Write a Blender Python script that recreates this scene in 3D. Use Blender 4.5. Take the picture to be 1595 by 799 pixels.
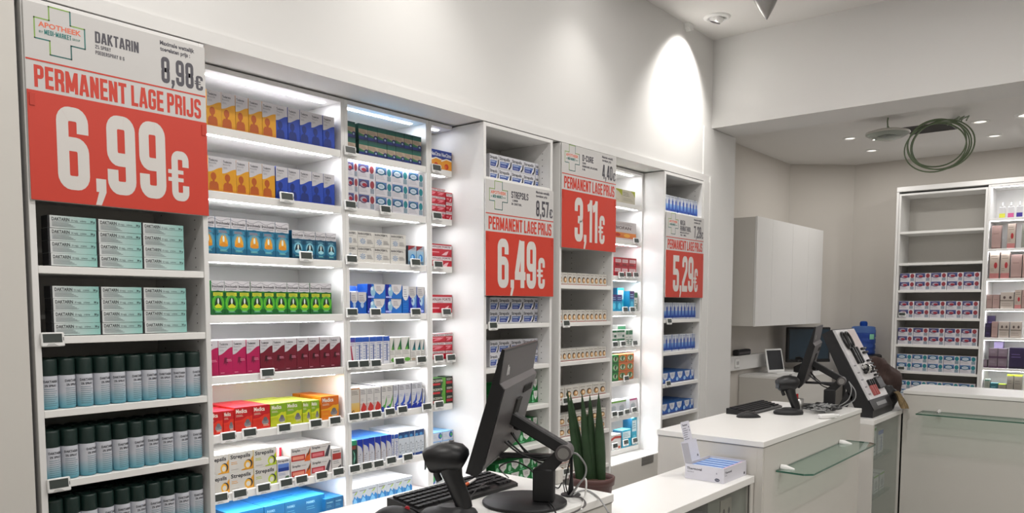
import bpy, math, random
from mathutils import Vector, Matrix
random.seed(7)
S = bpy.context.scene
C = S.collection
for o in list(bpy.data.objects): bpy.data.objects.remove(o)
# ------------------------------------------------------------------ camera
FPX, YAW, PITCH, ROLL, PCX, PCY = 1208.1, .87707, -.07426, .002227, 797.5, 564.3
CAM = Vector((0, -2.5, 1.65))
_sy, _cy, _sp, _cp = math.sin(YAW), math.cos(YAW), math.sin(PITCH), math.cos(PITCH)
FWD = Vector((_sy*_cp, _cy*_cp, _sp)); _r = Vector((_cy, -_sy, 0)); _u = _r.cross(FWD)
RGT = _r*math.cos(ROLL) + _u*math.sin(ROLL); UPV = -_r*math.sin(ROLL) + _u*math.cos(ROLL)
cd = bpy.data.cameras.new('camera'); cam = bpy.data.objects.new('camera', cd); C.objects.link(cam)
cd.sensor_width = 36; cd.lens = FPX/1595*36; cd.shift_y = (PCY-399.5)/1595; cd.clip_start = .05
m = Matrix((RGT, UPV, -FWD)).transposed().to_4x4(); m.translation = CAM; cam.matrix_world = m
S.camera = cam
def on(px, py, ax, val):
    """photo pixel -> point of the room on the plane where coordinate ax equals val"""
    d = RGT*((px-PCX)/FPX) - UPV*((py-PCY)/FPX) + FWD
    return CAM + d*((val-CAM[ax])/d[ax])
def X(px, py, Y): return on(px, py, 1, Y).x
def Z(px, py, Y): return on(px, py, 1, Y).z
# ------------------------------------------------------------------ world, exposure
w = bpy.data.worlds.new('world'); S.world = w; w.use_nodes = True
w.node_tree.nodes['Background'].inputs[0].default_value = (.9, .88, .86, 1)
w.node_tree.nodes['Background'].inputs[1].default_value = .05
vs = S.view_settings; vs.view_transform = 'Standard'; vs.look = 'None'; vs.gamma = 1; vs.use_curve_mapping = False
EXPOSURE = -0.1; vs.exposure = EXPOSURE
try: S.cycles.use_denoising = True
except Exception: pass
LED_W, AMB_W, SPOT_W = 34.0, 17.0, 44.0      # shelf strips (emission), added shop downlights (W), wall washers (W)
REST_W = 4.2
# ------------------------------------------------------------------ colours, materials
def lin(h):
    if not isinstance(h, str): return tuple(h)
    h = h.lstrip('#'); h = ''.join(c*2 for c in h) if len(h) == 3 else h; v = [int(h[i:i+2], 16)/255 for i in (0, 2, 4)]
    return tuple(c/12.92 if c <= .04045 else ((c+.055)/1.055)**2.4 for c in v)
def mat(name, col, rough=.5, metal=0, noise=.03, scale=40, bump=0, trans=0, ior=1.45, spec=.5, emit=None, estr=0):
    mt = bpy.data.materials.new(name); mt.use_nodes = True; nt = mt.node_tree; b = nt.nodes['Principled BSDF']
    c = lin(col); b.inputs['Roughness'].default_value = rough; b.inputs['Metallic'].default_value = metal
    b.inputs['IOR'].default_value = ior; b.inputs['Transmission Weight'].default_value = trans
    b.inputs['Specular IOR Level'].default_value = spec
    n = nt.nodes.new('ShaderNodeTexNoise'); n.inputs['Scale'].default_value = scale; n.inputs['Detail'].default_value = 3
    tc = nt.nodes.new('ShaderNodeTexCoord'); nt.links.new(tc.outputs['Object'], n.inputs['Vector'])
    r = nt.nodes.new('ShaderNodeMix'); r.data_type = 'RGBA'
    r.inputs[6].default_value = (*[x*(1-noise) for x in c], 1); r.inputs[7].default_value = (*[min(1, x*(1+noise)) for x in c], 1)
    nt.links.new(n.outputs['Fac'], r.inputs[0]); nt.links.new(r.outputs[2], b.inputs['Base Color'])
    if bump:
        bp = nt.nodes.new('ShaderNodeBump'); bp.inputs['Strength'].default_value = bump; bp.inputs['Distance'].default_value = .002
        nt.links.new(n.outputs['Fac'], bp.inputs['Height']); nt.links.new(bp.outputs['Normal'], b.inputs['Normal'])
    if emit:
        b.inputs['Emission Color'].default_value = (*lin(emit), 1); b.inputs['Emission Strength'].default_value = estr
    return mt
M = {}
M['wall'] = mat('wall paint', '#d9d8d6', .85, noise=.012, scale=3, bump=.05)
M['wall2'] = mat('back room paint', '#c9c4bd', .85, noise=.012, scale=3, bump=.05)
M['ceil'] = mat('ceiling paint', '#dcdad7', .9, noise=.01, scale=3)
M['floor'] = mat('floor tile', '#b3afa9', .35, noise=.06, scale=4)
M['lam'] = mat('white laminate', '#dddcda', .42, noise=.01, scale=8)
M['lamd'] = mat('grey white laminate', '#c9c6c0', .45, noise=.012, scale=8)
M['shelf'] = mat('shelf board', '#e2e1de', .45, noise=.01, scale=8)
M['top'] = mat('counter top laminate', '#e6e5e2', .3, noise=.01, scale=12)
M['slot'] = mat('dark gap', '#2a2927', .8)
M['steel'] = mat('brushed steel', '#9b9a98', .35, metal=.9, noise=.05, scale=90)
M['chrome'] = mat('chrome', '#d0d0d0', .12, metal=1)
M['blk'] = mat('black plastic', '#121214', .38, noise=.1, scale=200, bump=.05)
M['blk2'] = mat('satin black plastic', '#1b1b1d', .5, noise=.1, scale=200)
M['gun'] = mat('dark grey cover', '#5a5657', .42, metal=.25, noise=.04, scale=60)
M['key'] = mat('keycap', '#17171a', .55)
M['scr'] = mat('sleeping screen', '#23333f', .15, noise=.25, scale=4, spec=.6)
M['lcd'] = mat('label display', '#3b413e', .3, noise=.1, scale=60)
M['print'] = None
M['glass'] = mat('green edged glass', '#cfe6dc', .03, trans=1, ior=1.5, noise=.01)
M['clear'] = mat('clear cover', '#f2f2f2', .05, trans=1, ior=1.3, noise=.01)
M['edge'] = mat('glass edge', '#3c6658', .25, noise=.05)
M['jug'] = mat('blue bottle plastic', '#86b0ee', .06, trans=.9, ior=1.25, noise=.03)
M['water'] = mat('blue tinted water', '#2b5fae', .1, trans=.7, ior=1.2, noise=.03)
M['leaf'] = mat('snake plant leaf', '#263f24', .5, noise=.45, scale=22, bump=.1)
M['pot'] = mat('maroon pot', '#4c2f2c', .55, noise=.08, scale=30)
M['soil'] = mat('soil', '#3a281b', .95, noise=.4, scale=150, bump=.5)
M['cab_g'] = mat('grey cable', '#8f9090', .5)
M['cab_w'] = mat('white cable', '#d4d3d0', .5)
M['wire'] = mat('green wire', '#6c7c60', .5, noise=.15, scale=30)
M['coat'] = mat('brown quilted cloth', '#3c2c28', .85, noise=.25, scale=60, bump=.4)
M['scarf'] = mat('patterned scarf cloth', '#7b6a4c', .9, noise=.75, scale=190, bump=.3)
M['orange'] = mat('orange plastic', '#d7622d', .4)
M['red'] = mat('red plastic', '#b3202c', .4)
M['led'] = mat('led strip', '#ffffff', .5, emit='#fbfbff', estr=LED_W)
M['lampg'] = mat('lamp glow', '#ffffff', .5, emit='#fff6ea', estr=1.6)
M['dullred'] = mat('dull red lacquer', '#a85a58', .5)
M['white'] = mat('white plastic', '#e4e4e2', .35)
# scarf: woven pattern
def printed():
    mt = bpy.data.materials.new('printed card'); mt.use_nodes = True; nt = mt.node_tree; b = nt.nodes['Principled BSDF']
    a = nt.nodes.new('ShaderNodeAttribute'); a.attribute_name = 'Col'; nt.links.new(a.outputs['Color'], b.inputs['Base Color'])
    b.inputs['Roughness'].default_value = .42
    n = nt.nodes.new('ShaderNodeTexNoise'); n.inputs['Scale'].default_value = 60
    mp = nt.nodes.new('ShaderNodeMapRange'); mp.inputs['To Min'].default_value = .36; mp.inputs['To Max'].default_value = .5
    nt.links.new(n.outputs['Fac'], mp.inputs['Value']); nt.links.new(mp.outputs['Result'], b.inputs['Roughness'])
    return mt
M['print'] = printed()
def sheet(name, tint, rough=.03, ior=1.45, body=0.0, bcol='#ffffff'):
    """thin clear sheet: lets light straight through, mirrors by angle"""
    mt = bpy.data.materials.new(name); mt.use_nodes = True; nt = mt.node_tree; nt.nodes.clear()
    out = nt.nodes.new('ShaderNodeOutputMaterial'); tr = nt.nodes.new('ShaderNodeBsdfTransparent'); tr.inputs[0].default_value = (*lin(tint), 1)
    gl = nt.nodes.new('ShaderNodeBsdfGlossy'); gl.inputs['Roughness'].default_value = rough
    lw = nt.nodes.new('ShaderNodeLayerWeight'); pw_ = nt.nodes.new('ShaderNodeMath'); pw_.operation = 'POWER'; pw_.inputs[1].default_value = 4.5
    fr_ = nt.nodes.new('ShaderNodeMath'); fr_.operation = 'MULTIPLY_ADD'; fr_.inputs[1].default_value = .7; fr_.inputs[2].default_value = ((ior-1)/(ior+1))**2*.6
    nt.links.new(lw.outputs['Facing'], pw_.inputs[0]); nt.links.new(pw_.outputs[0], fr_.inputs[0]); mx = nt.nodes.new('ShaderNodeMixShader')
    nt.links.new(fr_.outputs[0], mx.inputs[0]); nt.links.new(tr.outputs[0], mx.inputs[1]); nt.links.new(gl.outputs[0], mx.inputs[2])
    last = mx
    if body:
        df = nt.nodes.new('ShaderNodeBsdfDiffuse'); n = nt.nodes.new('ShaderNodeTexNoise'); n.inputs['Scale'].default_value = 12
        mp = nt.nodes.new('ShaderNodeMapRange'); mp.inputs['To Min'].default_value = body*.9; mp.inputs['To Max'].default_value = body*1.1
        nt.links.new(n.outputs['Fac'], mp.inputs['Value']); df.inputs[0].default_value = (*lin(bcol), 1)
        m2 = nt.nodes.new('ShaderNodeMixShader'); nt.links.new(mp.outputs['Result'], m2.inputs[0]); nt.links.new(mx.outputs[0], m2.inputs[1]); nt.links.new(df.outputs[0], m2.inputs[2]); last = m2
    nt.links.new(last.outputs[0], out.inputs[0]); return mt
M['clear'] = sheet('clear cover', '#f5f8f6', .04, 1.35, .04, '#d8dcda'); M['glass'] = sheet('green edged glass', '#eaf5f0', .03, 1.38, .03, '#c6d8d0')
M['jug'] = sheet('blue bottle plastic', '#a9c6f4', .06, 1.35, .14, '#7fa8ea'); M['water'] = sheet('blue tinted water', '#7d9fe0', .08, 1.3, .40, '#2d5cb0')
M['scarf'] = mat('patterned scarf cloth', '#6f5d3f', .9, noise=.95, scale=55, bump=.3)
# ------------------------------------------------------------------ mesh builder
class MB:
    def __init__(s): s.v = []; s.f = []; s.c = []; s.sm = []
    def face(s, pts, col='#ffffff', smooth=False):
        i = len(s.v); s.v += [tuple(p) for p in pts]; s.f.append(tuple(range(i, i+len(pts))))
        if isinstance(col, list): s.c.append([lin(c) for c in col])
        else: s.c.append([lin(col)]*len(pts))
        s.sm.append(smooth)
    def grid(s, rows, col='#ffffff', closeu=False, closev=False, smooth=True, flip=False):
        i0 = len(s.v); n = len(rows); k = len(rows[0])
        for r in rows: s.v += [tuple(p) for p in r]
        for a in range(n if closev else n-1):
            for b in range(k if closeu else k-1):
                a2, b2 = (a+1) % n, (b+1) % k
                q = (i0+a*k+b, i0+a*k+b2, i0+a2*k+b2, i0+a2*k+b)
                s.f.append(q[::-1] if flip else q)
                cc = col(a/(n-1), a2/(n-1)) if callable(col) else (col, col)
                s.c.append([lin(cc[0])]*2+[lin(cc[1])]*2 if not flip else [lin(cc[1])]*2+[lin(cc[0])]*2); s.sm.append(smooth)
    def box(s, x0, y0, z0, x1, y1, z1, col='#ffffff', top=None, left=None, right=None, front=None, b=0):
        p = [(x0,y0,z0),(x1,y0,z0),(x1,y1,z0),(x0,y1,z0),(x0,y0,z1),(x1,y0,z1),(x1,y1,z1),(x0,y1,z1)]
        for q, c in (((0,1,5,4), front), ((1,2,6,5), right), ((2,3,7,6), None), ((3,0,4,7), left), ((4,5,6,7), top), ((3,2,1,0), None)):
            s.face([p[i] for i in q], c or col)
    def bbox(s, x0, y0, z0, x1, y1, z1, r=.003, col='#ffffff'):
        """box with chamfered upright and top/bottom edges"""
        r = min(r, (x1-x0)*.45, (y1-y0)*.45, (z1-z0)*.45)
        def ring(i, z): return [(x0+i+r,y0+i,z),(x1-i-r,y0+i,z),(x1-i,y0+i+r,z),(x1-i,y1-i-r,z),(x1-i-r,y1-i,z),(x0+i+r,y1-i,z),(x0+i,y1-i-r,z),(x0+i,y0+i+r,z)]
        rs = [ring(r, z0), ring(0, z0+r), ring(0, z1-r), ring(r, z1)]
        s.grid(rs, col, closeu=True, smooth=False); s.face(rs[0][::-1], col); s.face(rs[3], col)
    def lathe(s, prof, n=24, c=(0,0,0), col='#ffffff', smooth=True, cap=True, a0=0):
        rows = [[(c[0]+r*math.cos(a0+2*math.pi*j/n), c[1]+r*math.sin(a0+2*math.pi*j/n), c[2]+z) for j in range(n)] for r, z in prof]
        s.grid(rows, col, closeu=True, smooth=smooth)
        if cap:
            if prof[0][0] > 1e-5: s.face(rows[0][::-1], col(0,0)[0] if callable(col) else col)
            if prof[-1][0] > 1e-5: s.face(rows[-1], col(1,1)[0] if callable(col) else col)
    def tube(s, pts, r, n=8, col='#ffffff', cap=True, rr=None):
        pts = [Vector(p) for p in pts]; rows = []; up = None
        for i, p in enumerate(pts):
            d = (pts[min(i+1, len(pts)-1)]-pts[max(i-1, 0)]).normalized()
            if up is None: up = d.orthogonal().normalized()
            up = (up-d*up.dot(d)).normalized(); sd = d.cross(up)
            R_ = rr[i] if rr else r
            ra, rb = (R_ if isinstance(R_, tuple) else (R_, R_))
            rows.append([p+up*(ra*math.cos(2*math.pi*j/n))+sd*(rb*math.sin(2*math.pi*j/n)) for j in range(n)])
        s.grid(rows, col, closeu=True)
        if cap: s.face(rows[0][::-1], col); s.face(rows[-1], col)
    def prism(s, poly, y0, y1, col='#ffffff', ax=1):
        """polygon given as (a,b) extruded along axis ax"""
        def P(a, b, t): return (a, t, b) if ax == 1 else ((t, a, b) if ax == 0 else (a, b, t))
        n = len(poly)
        s.face([P(a, b, y0) for a, b in poly], col); s.face([P(a, b, y1) for a, b in poly][::-1], col)
        for i in range(n):
            a, b = poly[i]; c_, d = poly[(i+1) % n]
            s.face([P(a,b,y0), P(a,b,y1), P(c_,d,y1), P(c_,d,y0)], col)
    def xf(s, mtx, start=0):
        for i in range(start, len(s.v)): s.v[i] = tuple(mtx @ Vector(s.v[i]))
        return s
    def mesh(s, name, mtl):
        me = bpy.data.meshes.new(name); me.from_pydata(s.v, [], s.f)
        ca = me.color_attributes.new('Col', 'FLOAT_COLOR', 'CORNER'); flat = []
        for c in s.c:
            for x in c: flat += [x[0], x[1], x[2], 1.0]
        ca.data.foreach_set('color', flat)
        me.polygons.foreach_set('use_smooth', s.sm)
        me.materials.append(mtl if not isinstance(mtl, str) else M[mtl]); me.update(); return me
def ob(name, data, parent=None, loc=None, rz=None):
    o = bpy.data.objects.new(name, data); C.objects.link(o)
    if parent is not None: o.parent = parent
    if loc is not None: o.location = loc
    if rz is not None: o.rotation_euler.z = rz
    return o
def part(name, mb, mtl, parent=None, **k): return ob(name, mb.mesh(name, mtl), parent, **k)
USED = {}
def tag(o, label, cat, group=None):
    n = len(label.split())
    if not 4 <= n <= 16: print('LABEL LEN', n, label)
    if label in USED: print('DUP LABEL', label)
    USED[label] = 1
    o['label'] = label; o['category'] = cat
    if group: o['group'] = group
    return o
def thing(name, label, cat, loc=(0,0,0), rz=0, group=None):
    return tag(ob(name, None, None, loc, rz), label, cat, group)
def struct(name, mb, mtl):
    o = part(name, mb, mtl); o['kind'] = 'structure'; return o
def copy_tree(o, parent=None):
    c = o.copy(); C.objects.link(c)
    if parent is not None: c.parent = parent
    for ch in list(o.children): copy_tree(ch, c)
    return c
# ------------------------------------------------------------------ lettering
_T = {}
def text2d(txt, bold=0):
    k = (txt, bold)
    if k in _T: return _T[k]
    cu = bpy.data.curves.new('t', 'FONT'); cu.body = txt; cu.resolution_u = 2; cu.offset = .025*bold; cu.fill_mode = 'FRONT'
    o = bpy.data.objects.new('t', cu); C.objects.link(o)
    bpy.context.view_layer.update()
    me = bpy.data.meshes.new_from_object(o.evaluated_get(bpy.context.evaluated_depsgraph_get()))
    v = [(p.co.x, p.co.y) for p in me.vertices]; f = [tuple(p.vertices) for p in me.polygons]
    bpy.data.objects.remove(o); bpy.data.curves.remove(cu); bpy.data.meshes.remove(me)
    if v:
        x0 = min(a for a, _ in v); x1 = max(a for a, _ in v)
        v = [((a-x0)/(x1-x0), b/.7) for a, b in v]     # width 1, capital height 1
        asp = (x1-x0)/.7
    else: asp = 1
    _T[k] = (v, f, asp); return _T[k]
def arc(cx, cy, r, a0, a1, n=5):
    return [(cx+r*math.cos(math.radians(a0+(a1-a0)*i/n)), cy+r*math.sin(math.radians(a0+(a1-a0)*i/n))) for i in range(n+1)]
def stroke(pts, w, closed=False):
    n = len(pts); L = []; Rr = []
    for i in range(n):
        p = Vector(pts[i]); a = Vector(pts[i-1]) if (i > 0 or closed) else None; b = Vector(pts[(i+1) % n]) if (i < n-1 or closed) else None
        d1 = (p-a).normalized() if a is not None else (b-p).normalized(); d2 = (b-p).normalized() if b is not None else d1
        t = (d1+d2).normalized(); nn = Vector((-t.y, t.x)); k = w/2/max(.35, nn.dot(Vector((-d1.y, d1.x))))
        L.append(p+nn*k); Rr.append(p-nn*k)
    return [[L[i], Rr[i], Rr[(i+1) % n], L[(i+1) % n]] for i in range(n if closed else n-1)]
GH, GS = 2.15, .37
def glyph(ch):
    s, H = GS, GH; L, R_, B, T, m, r = s/2, 1-s/2, s/2*.9, H-s/2*.9, H/2, .22; h = s*.5
    def rr(x0, y0, x1, y1, q=None):
        q = q or [r]*4; o = []
        for (cx, cy, a, k) in ((x1, y0, -90, 0), (x1, y1, 0, 1), (x0, y1, 90, 2), (x0, y0, 180, 3)):
            if q[k] < .03: o.append((cx, cy)); continue
            sx = -1 if cx == x1 else 1; sy = -1 if cy == y1 else 1
            o += arc(cx+sx*q[k], cy+sy*q[k], q[k], a, a+90)
        return o
    tl, tr = arc(L+r, T-r, r, 180, 90), arc(R_-r, T-r, r, 90, 0)
    st = lambda p, c=False: stroke(p, s, c)
    W = 1
    if ch in '0O': q = st(rr(L, B, R_, T), 1)
    elif ch in '69':
        q = st([(R_, T-.5)]+tr[::-1]+tl[::-1]+arc(L+r, B+r, r, 180, 270)+arc(R_-r, B+r, r, 270, 360)+arc(R_-r, m+.12-r, r, 0, 90)+[(L+h, m+.12)])
        if ch == '9': q = [[Vector((1-a[0], H-a[1])) for a in f] for f in q]
    elif ch == '8': q = st(rr(L, B, R_, m), 1)+st(rr(L, m, R_, T), 1)
    elif ch == '3': q = st([(L, T-.5)]+tl+tr+arc(R_-r, m+r, r, 0, -90)+[(L+.2, m)])+st([(L, B+.5)]+arc(L+r, B+r, r, 180, 270)+arc(R_-r, B+r, r, 270, 360)+arc(R_-r, m-r, r, 0, 90)+[(L+.2, m)])
    elif ch in '5': q = st([(1, T), (L, T), (L, m+.1)]+arc(R_-r, m+.1-r, r, 90, 0)+arc(R_-r, B+r, r, 0, -90)+arc(L+r, B+r, r, 270, 180)+[(L, B+.5)])
    elif ch == 'S': q = st([(R_, T-.45)]+arc(R_-r, T-r, r, 0, 90)+arc(L+r, T-r, r, 90, 180)+arc(L+r, m+r+.05, r, 180, 250)+arc(R_-r, m-r-.05, r, 70, 0)+arc(R_-r, B+r, r, 0, -90)+arc(L+r, B+r, r, 270, 180)+[(L, B+.45)])
    elif ch == '2': q = st([(L, T-.5)]+tl+tr+[(R_, m+.25), (L, B+.35), (L, B), (1, B)])
    elif ch == '1': W = .72; q = st([(W-h, 0), (W-h, H)])+st([(.02, T-.28), (.3, T-.2), (W-h, T-.02)])
    elif ch == '4': q = st([(.72, 0), (.72, H)])+st([(.6, H), (.17, .62)])+st([(0, .55), (1.02, .55)])
    elif ch == '7': q = st([(0, T), (R_-.02, T), (.42, 0)])
    elif ch in 'C€G':
        q = st([(R_, T-.5)]+arc(R_-r, T-r, r, 0, 90)+arc(L+r, T-r, r, 90, 180)+arc(L+r, B+r, r, 180, 270)+arc(R_-r, B+r, r, 270, 360)+[(R_, B+.5 if ch != 'G' else m)])
        if ch == 'G': q += st([(R_+h, m-.05), (R_-.32, m-.05)])
        if ch == '€': q = [[Vector((a[0]+.12, a[1])) for a in f] for f in q]+stroke([(-.08, m+.17), (.8, m+.17)], .17)+stroke([(-.08, m-.17), (.8, m-.17)], .17); W = 1.1
    elif ch == ',': W = .42; q = [[Vector((.02, 0)), Vector((.4, 0)), Vector((.4, .36)), Vector((.02, .36))], [Vector((.12, 0)), Vector((-.02, -.36)), Vector((.2, -.36)), Vector((.4, 0))]]
    elif ch == '.': W = .36; q = [[Vector((0, 0)), Vector((.34, 0)), Vector((.34, .34)), Vector((0, .34))]]
    elif ch == '-': W = .6; q = stroke([(.02, m), (.58, m)], s*.9)
    elif ch == 'I': W = s; q = st([(h, 0), (h, H)])
    elif ch == 'L': W = .88; q = st([(L, H), (L, B), (W, B)])
    elif ch == 'E': W = .88; q = st([(W, T), (L, T), (L, B), (W, B)])+st([(L, m), (W-.06, m)])
    elif ch == 'F': W = .86; q = st([(W, T), (L, T), (L, 0)])+st([(L, m), (W-.06, m)])
    elif ch == 'T': W = .96; q = st([(0, T), (W, T)])+st([(W/2, 0), (W/2, T)])
    elif ch == 'H': q = st([(L, 0), (L, H)])+st([(R_, 0), (R_, H)])+st([(L, m), (R_, m)])
    elif ch in 'PR':
        q = st([(L, 0), (L, T)]+tr+arc(R_-r, m-.05+r, r, 0, -90)+[(L, m-.05)])
        if ch == 'R': q += st([(R_-.3, m-.05), (R_-.03, m-.3), (R_, m-.5), (R_, 0)])
    elif ch == 'D': q = st(rr(L, B, R_, T, [r, r, 0, 0]), 1)
    elif ch == 'B': q = st(rr(L, B, R_, m, [r, r, 0, 0]), 1)+st(rr(L, m, R_-.04, T, [r, r, 0, 0]), 1)
    elif ch in 'UJ': q = st([(L, H if ch == 'U' else B+.6)]+arc(L+r, B+r, r, 180, 270)+arc(R_-r, B+r, r, 270, 360)+[(R_, H)])
    elif ch == 'A': W = 1.08; q = st([(.16, 0), (W/2-.06, H)])+st([(W-.16, 0), (W/2+.06, H)])+stroke([(.25, .55), (W-.25, .55)], .26)
    elif ch == 'N': q = st([(L, 0), (L, H)])+st([(R_, 0), (R_, H)])+st([(L+.03, H-.1), (R_-.03, .1)])
    elif ch == 'M': W = 1.35; q = st([(L, 0), (L, H)])+st([(W-h, 0), (W-h, H)])+st([(L+.05, H-.1), (W/2, .25)])+st([(W-L-.05, H-.1), (W/2, .25)])
    elif ch == 'K': W = 1.05; q = st([(L, 0), (L, H)])+st([(L+.1, m-.1), (W-.2, H)])+st([(L+.22, m+.1), (W-.16, 0)])
    elif ch == 'Y': q = st([(.5, 0), (.5, m)])+st([(.5, m-.05), (.15, H)])+st([(.5, m-.05), (.85, H)])
    elif ch == 'Z': q = st([(0, T), (R_, T), (L, B), (1, B)])
    elif ch == '%': q = stroke(rr(.1, H-.8, .38, H-.1, [.08]*4), .2, 1)+stroke(rr(.68, .1, .96, .8, [.08]*4), .2, 1)+stroke([(.25, 0), (.8, H)], .2); W = 1.1
    else: W = .45; q = []
    return q, W
def block(mb, txt, x, z, h, width=None, y=0, col='#000', gap=.16, align='l', to=None):
    """condensed block capitals; h = cap height; width squeezes the line to that width"""
    x0 = 0; qs = []
    for ch in txt:
        q, W = glyph(ch)
        qs += [[Vector((a[0]+x0, a[1])) for a in f] for f in q]; x0 += W+gap
    x0 -= gap; sc = h/GH; sx = (width/x0) if width else sc
    for i, f in enumerate(qs):
        mb.face([(x+a.x*sx, y-3e-5*(i % 9), z+a.y*sc) for a in f], col)
def words(mb, txt, x, z, h, width=None, y=0, col='#000', bold=1, align='l', wrap=None):
    v, f, asp = text2d(txt, bold)
    W = asp*h if width is None else min(width, 9) if width else asp*h
    if align == 'c': x -= W/2
    if align == 'r': x -= W
    for q in f:
        pts = [(x+v[i][0]*W, y, z+v[i][1]*h) for i in q]
        if wrap:
            R_ = wrap; pts = [(R_*math.sin(p[0]/R_), -R_*math.cos(p[0]/R_), p[2]) for p in pts]
        mb.face(pts, col)
# ------------------------------------------------------------------ carton designs
def art(mb, w, h, prims, y=-.0002):
    for p in prims:
        k = p[0]
        if k == 'r':
            _, a, b, c, d, col = p[:6]; P = [(a*w, y, b*h), (c*w, y, b*h), (c*w, y, d*h), (a*w, y, d*h)]
            if len(p) == 7: mb.face(P, [col, col, p[6], p[6]])
            elif len(p) == 8: mb.face(P, [col, p[6], p[6], col])
            else: mb.face(P, col)
        elif k == 'p': mb.face([(a*w, y, b*h) for a, b in p[1]], p[2])
        elif k == 'e':
            _, cx, cz, rx, rz, col = p[:6]; n = 14
            mb.face([(cx*w+rx*w*math.cos(2*math.pi*i/n), y, cz*h+rz*h*math.sin(2*math.pi*i/n)) for i in range(n)], col)
        elif k == 't':
            _, t, a, b, hh, col, W = p[:7]; words(mb, t, a*w, b*h, hh*h, W*w, y, col, bold=p[7] if len(p) > 7 else 1)
        elif k == 'l':
            _, a, b, c, d, n, col = p
            for i in range(n):
                zz = b+(d-b)*(i+.5)/n; t = (d-b)/n*.32; e = c-(c-a)*(.08+.3*((i*37) % 7)/7)
                mb.face([(a*w, y, (zz-t/2)*h), (e*w, y, (zz-t/2)*h), (e*w, y, (zz+t/2)*h), (a*w, y, (zz+t/2)*h)], col)
        y -= .00012
def wave(z0, z1, n=8):
    return [(i/n, z0+(z1-z0)*(.5-.5*math.cos(math.pi*i/n))) for i in range(n+1)]
def lungs(cx, cz, s, c1, hz=1):
    o = []
    for sg in (-1, 1):
        o.append(('p', [(cx+sg*a*s, cz+b*s*hz) for a, b in ((.1, .55), (.32, .4), (.55, -.05), (.6, -.5), (.3, -.45), (.12, -.2))][::sg], c1))
    return o
def cross_prims(cx, cz, s, col): return [('r', cx-s/3, cz-s, cx+s/3, cz+s, col), ('r', cx-s, cz-s/3, cx+s, cz+s/3, col)]
def tou(a, b, c, fig, sub='Bronchial'):
    w_ = wave(.54, .70) if fig == 'man' else wave(.58, .80)
    pr = [('p', [(0, 0), (1, 0)]+w_[::-1], b), ('r', 0, 0, 1, .12, a, b), ('t', 'Toularynx', .07, .86, .062, '#55555c', .62), ('t', sub, .07, .785, .045, '#77777c', .5, 0), ('l', .08, .68, .4, .74, 2, '#9a9aa0')]
    if fig == 'man':
        pr += [('e', .36, .42, .2, .115, c), ('r', .28, .25, .44, .36, c), ('p', [(.04, .03), (.72, .03), (.7, .2), (.6, .27), (.16, .27), (.06, .2)], c)]
    else:
        pr += [('p', [(.4, .5), (.33, .3), (.45, .36), (.5, .26), (.56, .36), (.66, .3), (.58, .5)], c), ('l', .55, .38, .95, .46, 2, '#e9a9bd'), ('l', .1, .05, .4, .08, 1, '#f0c0cf')]
    return dict(body='#c9c7c9', front='#cbc9cc', side=b, top='#d8d6d8', prims=pr)
def bron(body, lo, mid, lung, cap, tagc):
    return dict(body=lo, front=body, side=lo, top='#dcdcdc', prims=[('r', 0, .7, 1, 1, '#d3d1d4'), ('p', [(.05*i+.0, .93+.018*math.sin(i*.31+2.6)*2) for i in range(21)]+[(1-.05*i, .915+.018*math.sin((20-i)*.31+2.6)*2) for i in range(21)], '#9a9aa0'),
        ('t', 'Bronchosedal', .05, .8, .075, '#3a3a44', .88), ('l', .1, .735, .95, .775, 1, '#6b6b74'),
        ('p', [(0, 0), (1, 0), (1, .64), (.85, .69), (.5, .715), (.15, .69), (0, .64)], lo), ('r', .0, .16, 1, .5, body, body),
        ('e', .5, .34, .46, .26, mid), ('r', .12, .55, .88, .655, tagc[0]), ('l', .2, .565, .8, .64, 2, tagc[1]), ('e', .5, .37, .34, .2, cap)]+
        lungs(.5, .36, .48, lung, .6)+[('e', .5, .4, .07, .09, '#dfe9e2'), ('p', [(.2, .25), (.5, .33), (.8, .25), (.7, .2), (.3, .2)], tagc[2]), ('l', .25, .06, .78, .12, 2, '#9fd8c9')])
def medica(a, b, c, d):
    return dict(body=b, front=a, side=b, top=c, prims=[('r', 0, .0, 1, .45, b, b), ('p', [(0, .45), (.35, .47), (.6, .55), (1, .62), (1, .4), (0, .4)], d), ('t', 'Medica', .08, .76, .17, '#ece6dd', .62), ('l', .08, .6, .5, .7, 2, '#e2d5c4'),
        ('e', .72, .36, .23, .25, d), ('e', .72, .27, .2, .13, '#8c8a8e'), ('e', .72, .38, .12, .1, '#77757a'), ('l', .6, .08, .95, .2, 2, '#dcd3c0'), ('l', .08, .2, .45, .3, 2, d)])
def strep(c1, c2, dark='#4a4a50'):
    return dict(body='#cfcdc8', front='#d2d0cb', side='#c3b25a', top='#eceae6', prims=[('p', [(1, 0), (1, .7), (.9, .55), (.86, .3), (.7, .1), (.5, .04), (.5, 0)], c1),
        ('t', 'Strepsils', .06, .68, .2, '#34343e', .82), ('e', .8, .3, .17, .24, dark), ('e', .755, .27, .145, .23, c2), ('e', .77, .25, .09, .14, '#dcdad2'), ('l', .08, .36, .36, .54, 2, c1), ('l', .08, .08, .4, .14, 1, '#9b9b98')])
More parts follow.
